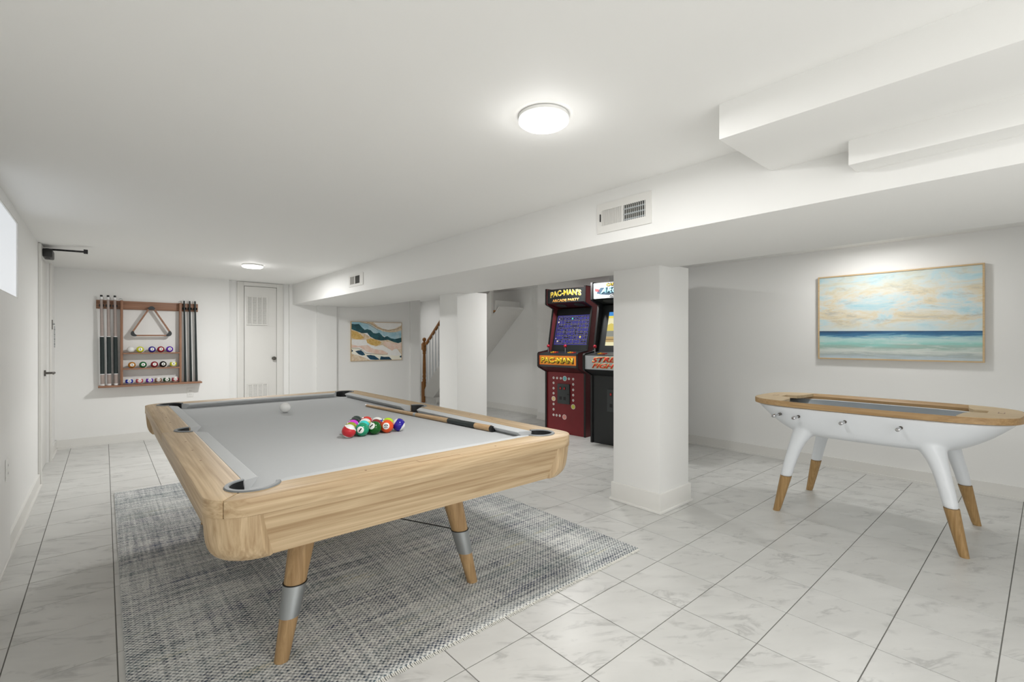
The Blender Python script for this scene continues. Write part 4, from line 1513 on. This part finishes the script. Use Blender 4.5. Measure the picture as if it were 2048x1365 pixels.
def arcade(loc, rz, label, side_m, panel_m, dark_m, marquee_m, ctrl_m):
    t = thing('arcade_cabinet', label, 'arcade cabinet', loc, rz, 'arcade cabinets by the right wall')
    for x in (-CWD, -0.02):
        sp = obj('side_panel', prism(nb(), PROF, x, x + 0.02, FX), side_m, t, local=True)
        fr = PROF[:13] + [(0.5, 1.966)]
        b = nb()
        n = len(fr)
        off = []
        for i, (y, z) in enumerate(fr):
            p0 = Vector(fr[max(0, i - 1)])
            p1 = Vector(fr[min(n - 1, i + 1)])
            d = (p1 - p0).normalized()
            off.append((y - d.y * 0.006, z + d.x * 0.006))
        off[0] = (fr[0][0] - 0.006, fr[0][1])
        prism(b, [(y, z) for y, z in fr] + off[::-1], x - 0.003, x + 0.023, FX)
        obj('edge_trim', b, 'black_plastic', sp, local=True)

    def slab(name, p, q, th, mat, x0=-CWD + 0.0202, x1=-0.0202, par=None):
        p, q = Vector(p), Vector(q)
        d = (q - p).normalized()
        nn = Vector((d.y, -d.x)) * th
        return obj(name, prism(nb(), [tuple(p), tuple(q), tuple(q + nn), tuple(p + nn)], x0, x1, FX), mat, par or t, local=True)
    slab('front_panel', (.012, .0), (.012, .826), .015, panel_m)
    slab('under_panel', (.012, .829), (-.150, .900), .012, dark_m)
    slab('control_front', (-.158, .905), (-.158, 1.080), .014, 'cabinet_grey')
    slab('control_deck', (-.157, 1.083), (.10, 1.118), .014, 'cabinet_black')
    bz = slab('screen_bezel', (.102, 1.120), (.245, 1.70), .016, 'cabinet_black')
    slab('speaker_panel', (.244, 1.716), (.014, 1.766), .012, dark_m)
    slab('marquee', (.012, 1.768), (.012, 1.957), .014, marquee_m)
    slab('top_panel', (.013, 1.958), (.50, 1.958), .012, side_m)
    slab('back_panel', (.548, 1.90), (.548, 0.02), .010, side_m)
    for x in (-0.49, -0.19):
        b = disc(nb(), 0, 0, 0.075, 0.0004, 0.005, 28)
        d = Vector((0, .244 - .014, 1.716 - 1.766)).normalized()
        place(b, (x, .13, 1.7398), (1, 0, 0), -d)
        obj('speaker_grille', b, 'speaker_mesh', t, local=True)
    for x in (-0.575, -0.285):
        jy, jz = -0.055, 1.0975
        j = obj('joystick', tube(nb(), [(x, jy, jz), (x, jy, jz + 0.07)], 0.005, 10), 'steel', t, local=True, smooth=True)
        b = nb()
        bmesh.ops.create_uvsphere(b, u_segments=20, v_segments=12, radius=0.021)
        bmesh.ops.translate(b, verts=b.verts[:], vec=(x, jy, jz + 0.085))
        obj('knob', b, 'joystick_red', j, local=True, smooth=True)
        for k in range(6):
            xx = x + 0.075 + (k % 3) * 0.042
            yy = -0.085 + (k // 3) * 0.045 + (k % 3) * -0.008
            zz = 1.083 + (yy + .157) / .257 * .035
            b = tube(nb(), [(xx, yy, zz + 0.0004), (xx, yy, zz + 0.01)], 0.014, 14)
            obj('button', b, ['button_yellow', 'button_orange', 'button_red'][k % 3], t, local=True, smooth=True)
    return t, slab, bz


a1 = Vector((s_ for s_ in (math.sin(R(5)), -math.cos(R(5)), 0)))
RZ = R(-85)


def lettering(t, name, body, cx, y, cz, w, h, mat, bold=0.02, shear=0.0, arch=0.0, layer=0, depth=0.0012):
    b = text_bm(body, w, h, depth, bold, shear, arch)
    place(b, (cx, y - 0.0004 - 0.0014 * layer, cz), (1, 0, 0), (0, 0, 1))
    return obj(name, b, mat, t, local=True)


def plate(t, name, x0, x1, z0, z1, y, mat, layer=0):
    return obj(name, box(nb(), x0, x1, y - 0.0012 * (layer + 1), y - 0.0012 * layer - 0.0002, z0, z1), mat, t, local=True)


# --- red cabinet
A1, slab1, bz1 = arcade((4.687, 3.934, 0), RZ, 'dark red arcade cabinet with yellow lettering and a blue maze screen', 'cabinet_side_red', 'cabinet_red', 'cabinet_dark_red', 'cabinet_black', 'print_orange')
MC = -CWD / 2
lettering(A1, 'marquee_lettering', "PAC-MAN'S", MC, .012, 1.882, 0.52, 0.082, 'print_cream', 0.05, arch=0.022)
lettering(A1, 'marquee_lettering', "PAC-MAN'S", MC, .012, 1.882, 0.505, 0.070, 'print_yellow', 0.02, arch=0.022, layer=1)
lettering(A1, 'marquee_lettering', 'ARCADE PARTY', MC, .012, 1.800, 0.45, 0.036, 'print_cream', 0.035)
lettering(A1, 'marquee_lettering', 'ARCADE PARTY', MC, .012, 1.800, 0.44, 0.030, 'print_amber', 0.005, layer=1)
plate(A1, 'control_print', -0.645, -0.027, .932, 1.056, -.158, 'print_orange')
plate(A1, 'control_print', -0.632, -0.040, .940, 1.048, -.158, 'print_amber', 1)
lettering(A1, 'control_lettering', 'PAC-MAN', MC - 0.006, -.161, .993, 0.545, 0.082, 'print_black', 0.06)
lettering(A1, 'control_lettering', 'PAC-MAN', MC - 0.014, -.161, .996, 0.53, 0.072, 'print_yellow', 0.035, layer=1)
# ring of dots and four plain discs on the front panel
bm, bc = nb(), nb()
dots = [(-0.537, .745), (-0.476, .745), (-0.412, .745), (-0.275, .745), (-0.205, .745)]
dots += [(-0.537, z) for z in (.675, .602, .533, .385, .312, .236)] + [(-0.484, .236), (-0.430, .236)]
dots += [(-0.205, z) for z in (.675, .602, .533, .463)]
for x, z in dots:
    disc(bm, x, z, 0.0165, 0.0002, 0.0010, 16)
    disc(bc, x, z, 0.006, 0.0012, 0.0016, 10)
obj('dot_print', place(bm, (0, .012, 0), (1, 0, 0), (0, 0, 1)), 'print_white', A1, local=True)
obj('dot_centre_print', place(bc, (0, .012, 0), (1, 0, 0), (0, 0, 1)), 'print_black', A1, local=True)
for x, z, m in ((-0.345, .745, 'print_teal'), (-0.537, .459, 'print_sand'), (-0.205, .378, 'print_lime'), (-0.350, .226, 'print_pink')):
    o = obj('disc_print', place(disc(nb(), x, z, 0.034, 0.0002, 0.0010, 24), (0, .012, 0), (1, 0, 0), (0, 0, 1)), 'print_white', A1, local=True)
    obj('disc_centre', place(disc(nb(), x, z, 0.028, 0.0012, 0.0016, 24), (0, .012, 0), (1, 0, 0), (0, 0, 1)), m, o, local=True)


def coin_door(t, x0, x1, z0, z1):
    cd = obj('coin_door', box(nb(), x0, x1, -0.010, .0118, z0, z1), 'cabinet_grey', t, local=True, bevel=0.003)
    w_, h_ = x1 - x0, z1 - z0
    for fx in (0.28, 0.62):
        x = x0 + w_ * fx
        c = obj('coin_slot', box(nb(), x - 0.016, x + 0.016, -0.015, -0.0102, z0 + h_ * .70, z0 + h_ * .86), 'black_plastic', cd, local=True)
        obj('slot_light', box(nb(), x - 0.010, x + 0.010, -0.018, -0.0152, z0 + h_ * .73, z0 + h_ * .83), 'button_red', c, local=True) if False else obj('reject_button', box(nb(), x - 0.010, x + 0.010, -0.018, -0.0152, z0 + h_ * .73, z0 + h_ * .83), 'button_red', cd, local=True)
        obj('coin_return', box(nb(), x - 0.018, x + 0.018, -0.012, -0.0102, z0 + h_ * .20, z0 + h_ * .36), 'black_plastic', cd, local=True)
    obj('lock', tube(nb(), [(x1 - 0.02, -0.0102, z0 + h_ * .5), (x1 - 0.02, -0.016, z0 + h_ * .5)], 0.008, 12), 'black_plastic', cd, local=True)


coin_door(A1, -0.455, -0.255, .405, .672)

# --- screens: built in the plane of the tilted bezel
sp0, sp1 = Vector((.102, 1.120)), Vector((.245, 1.70))
sd = (sp1 - sp0).normalized()
s_up = Vector((0, sd.x, sd.y))


def on_screen(b, t, name, mat, layer, par=None):
    o3 = Vector((0, sp0.x, sp0.y)) + s_up * 0.0
    place(b, o3 + Vector((1, 0, 0)).cross(s_up) * (0.0004 + 0.0006 * layer), (1, 0, 0), s_up)
    return obj(name, b, mat, par or t, local=True)


def rect(b, x0, x1, y0, y1):
    return prism(b, [(x0, y0), (x1, y0), (x1, y1), (x0, y1)], 0, 0.0005, FZ)


def outline(b, x0, x1, y0, y1, w_=0.004):
    rect(b, x0, x1, y0, y0 + w_)
    rect(b, x0, x1, y1 - w_, y1)
    rect(b, x0, x0 + w_, y0 + w_, y1 - w_)
    rect(b, x1 - w_, x1, y0 + w_, y1 - w_)


sx0, sx1, sy0, sy1 = -0.625, -0.045, 0.075, 0.505
scn = on_screen(rect(nb(), sx0, sx1, sy0, sy1), A1, 'screen', 'screen_black', 0)
# a generic maze of nested blue boxes with rows of dots
b, dts = nb(), nb()
outline(b, sx0 + 0.01, sx1 - 0.01, sy0 + 0.01, sy1 - 0.01, 0.005)
mz = random.Random(21)
nx, ny = 9, 7
cw, ch = (sx1 - sx0 - 0.05) / nx, (sy1 - sy0 - 0.05) / ny
i_used = set()
for j in range(ny):
    for i in range(nx):
        if (i, j) in i_used:
            continue
        ww = 2 if (mz.random() < 0.45 and i + 1 < nx and (i + 1, j) not in i_used) else 1
        hh = 2 if (ww == 1 and mz.random() < 0.4 and j + 1 < ny) else 1
        for a in range(ww):
            for c in range(hh):
                i_used.add((i + a, j + c))
        x0 = sx0 + 0.025 + i * cw + 0.009
        y0 = sy0 + 0.025 + j * ch + 0.009
        outline(b, x0, x0 + ww * cw - 0.018, y0, y0 + hh * ch - 0.018, 0.0042)
        if mz.random() < 0.6:
            outline(b, x0 + 0.011, x0 + ww * cw - 0.029, y0 + 0.011, y0 + hh * ch - 0.029, 0.003)
for j in range(ny + 1):
    y = sy0 + 0.025 + j * ch
    for k in range(34):
        x = sx0 + 0.025 + (sx1 - sx0 - 0.05) * (k + 0.5) / 34
        if mz.random() < 0.85:
            rect(dts, x - 0.0022, x + 0.0022, y - 0.0022, y + 0.0022)
for i in range(1, nx):
    x = sx0 + 0.025 + i * cw
    for k in range(26):
        y = sy0 + 0.03 + (sy1 - sy0 - 0.06) * (k + 0.5) / 26
        if mz.random() < 0.6:
            rect(dts, x - 0.0022, x + 0.0022, y - 0.0022, y + 0.0022)
on_screen(b, A1, 'maze_lines', 'screen_blue', 1, scn)
tag(on_screen(dts, A1, 'maze_dots', 'screen_dot', 2, scn), kind='stuff')
b = nb()
for x, y, r in ((-0.585, 0.45, 0.007), (-0.60, 0.17, 0.007), (-0.59, 0.405, 0.012), (-0.565, 0.13, 0.012)):
    disc(b, x, y, r, 0, 0.0005, 14)
on_screen(b, A1, 'screen_spots', 'screen_pale', 3, scn)
on_screen(disc(nb(), -0.36, 0.452, 0.013, 0, 0.0005, 14), A1, 'screen_spot', 'screen_cyan', 3, scn)
on_screen(disc(nb(), -0.19, 0.19, 0.014, 0, 0.0005, 14), A1, 'screen_spot', 'screen_yellow', 3, scn)

# --- black cabinet
p1 = Vector((4.53, 3.715, 0)) + a1 * CWD
A2, slab2, bz2 = arcade(tuple(p1), RZ, 'black arcade cabinet with silver marquee and red lettering, partly behind the column', 'cabinet_black', 'cabinet_black', 'cabinet_black', 'panel_silver', 'panel_silver')
plate(A2, 'control_print', -0.648, -0.022, .912, 1.076, -.158, 'panel_silver')
lettering(A2, 'control_lettering', 'STREET', -0.30, -.1595, 1.022, 0.50, 0.066, 'print_lime', 0.06, 0.35, 0.01)
lettering(A2, 'control_lettering', 'STREET', -0.30, -.1595, 1.022, 0.49, 0.060, 'print_red', 0.03, 0.35, 0.01, 1)
lettering(A2, 'control_lettering', 'FIGHTER', -0.29, -.1595, .957, 0.52, 0.060, 'print_lime', 0.06, 0.35, 0.0)
lettering(A2, 'control_lettering', 'FIGHTER', -0.29, -.1595, .957, 0.51, 0.054, 'print_red', 0.03, 0.35, 0.0, 1)
lettering(A2, 'marquee_lettering', 'CAPCOM', -0.335, .012, 1.928, 0.25, 0.040, 'print_black', 0.08)
lettering(A2, 'marquee_lettering', 'CAPCOM', -0.335, .012, 1.928, 0.24, 0.032, 'print_yellow', 0.02, layer=1)
b = nb()
prism(b, [(-0.62, .048), (-0.555, .035), (-0.56, .07), (-0.62, .085)], 0, 0.0006, FZ)
obj('marquee_print', place(b, (0, .0118, 1.81), (1, 0, 0), (0, 0, 1)), 'print_red', A2, local=True)
b = nb()
prism(b, [(-0.60, .03), (-0.53, .012), (-0.40, .0), (-0.30, .02), (-0.06, .02), (-0.06, .09), (-0.54, .095)], 0, 0.0004, FZ)
obj('marquee_print', place(b, (0, .0116, 1.803), (1, 0, 0), (0, 0, 1)), 'print_navy', A2, local=True)
lettering(A2, 'marquee_lettering', 'ARCADE', -0.30, .0104, 1.862, 0.48, 0.074, 'print_sky', 0.07, 0.25)
lettering(A2, 'marquee_lettering', 'CABINET', -0.24, .0104, 1.796, 0.36, 0.036, 'print_black', 0.08, 0.2)
lettering(A2, 'marquee_lettering', 'CABINET', -0.24, .0104, 1.796, 0.35, 0.030, 'print_white', 0.02, 0.2, layer=1)
coin_door(A2, -0.435, -0.235, .405, .672)
# generic colour blocks in place of the game picture
sx0 = -0.545
scn2 = on_screen(rect(nb(), sx0, -0.045, 0.075, 0.505), A2, 'screen', 'scr_cream', 0)
on_screen(rect(nb(), sx0, -0.045, 0.455, 0.505), A2, 'screen_block', 'scr_sky', 1, scn2)
on_screen(rect(nb(), sx0, -0.045, 0.425, 0.454), A2, 'screen_block', 'screen_yellow', 1, scn2)
on_screen(prism(nb(), [(sx0, .26), (sx0 + .16, .26), (sx0 + .13, .33), (sx0 + .05, .36), (sx0, .34)], 0, .0005, FZ), A2, 'screen_block', 'scr_gold', 1, scn2)
on_screen(rect(nb(), sx0, -0.045, 0.19, 0.262), A2, 'screen_block', 'scr_grey', 2, scn2)
on_screen(rect(nb(), sx0, -0.045, 0.12, 0.189), A2, 'screen_block', 'scr_tan', 2, scn2)
on_screen(rect(nb(), sx0, -0.045, 0.15, 0.158), A2, 'screen_block', 'scr_brown', 3, scn2)

bpy.context.view_layer.update()
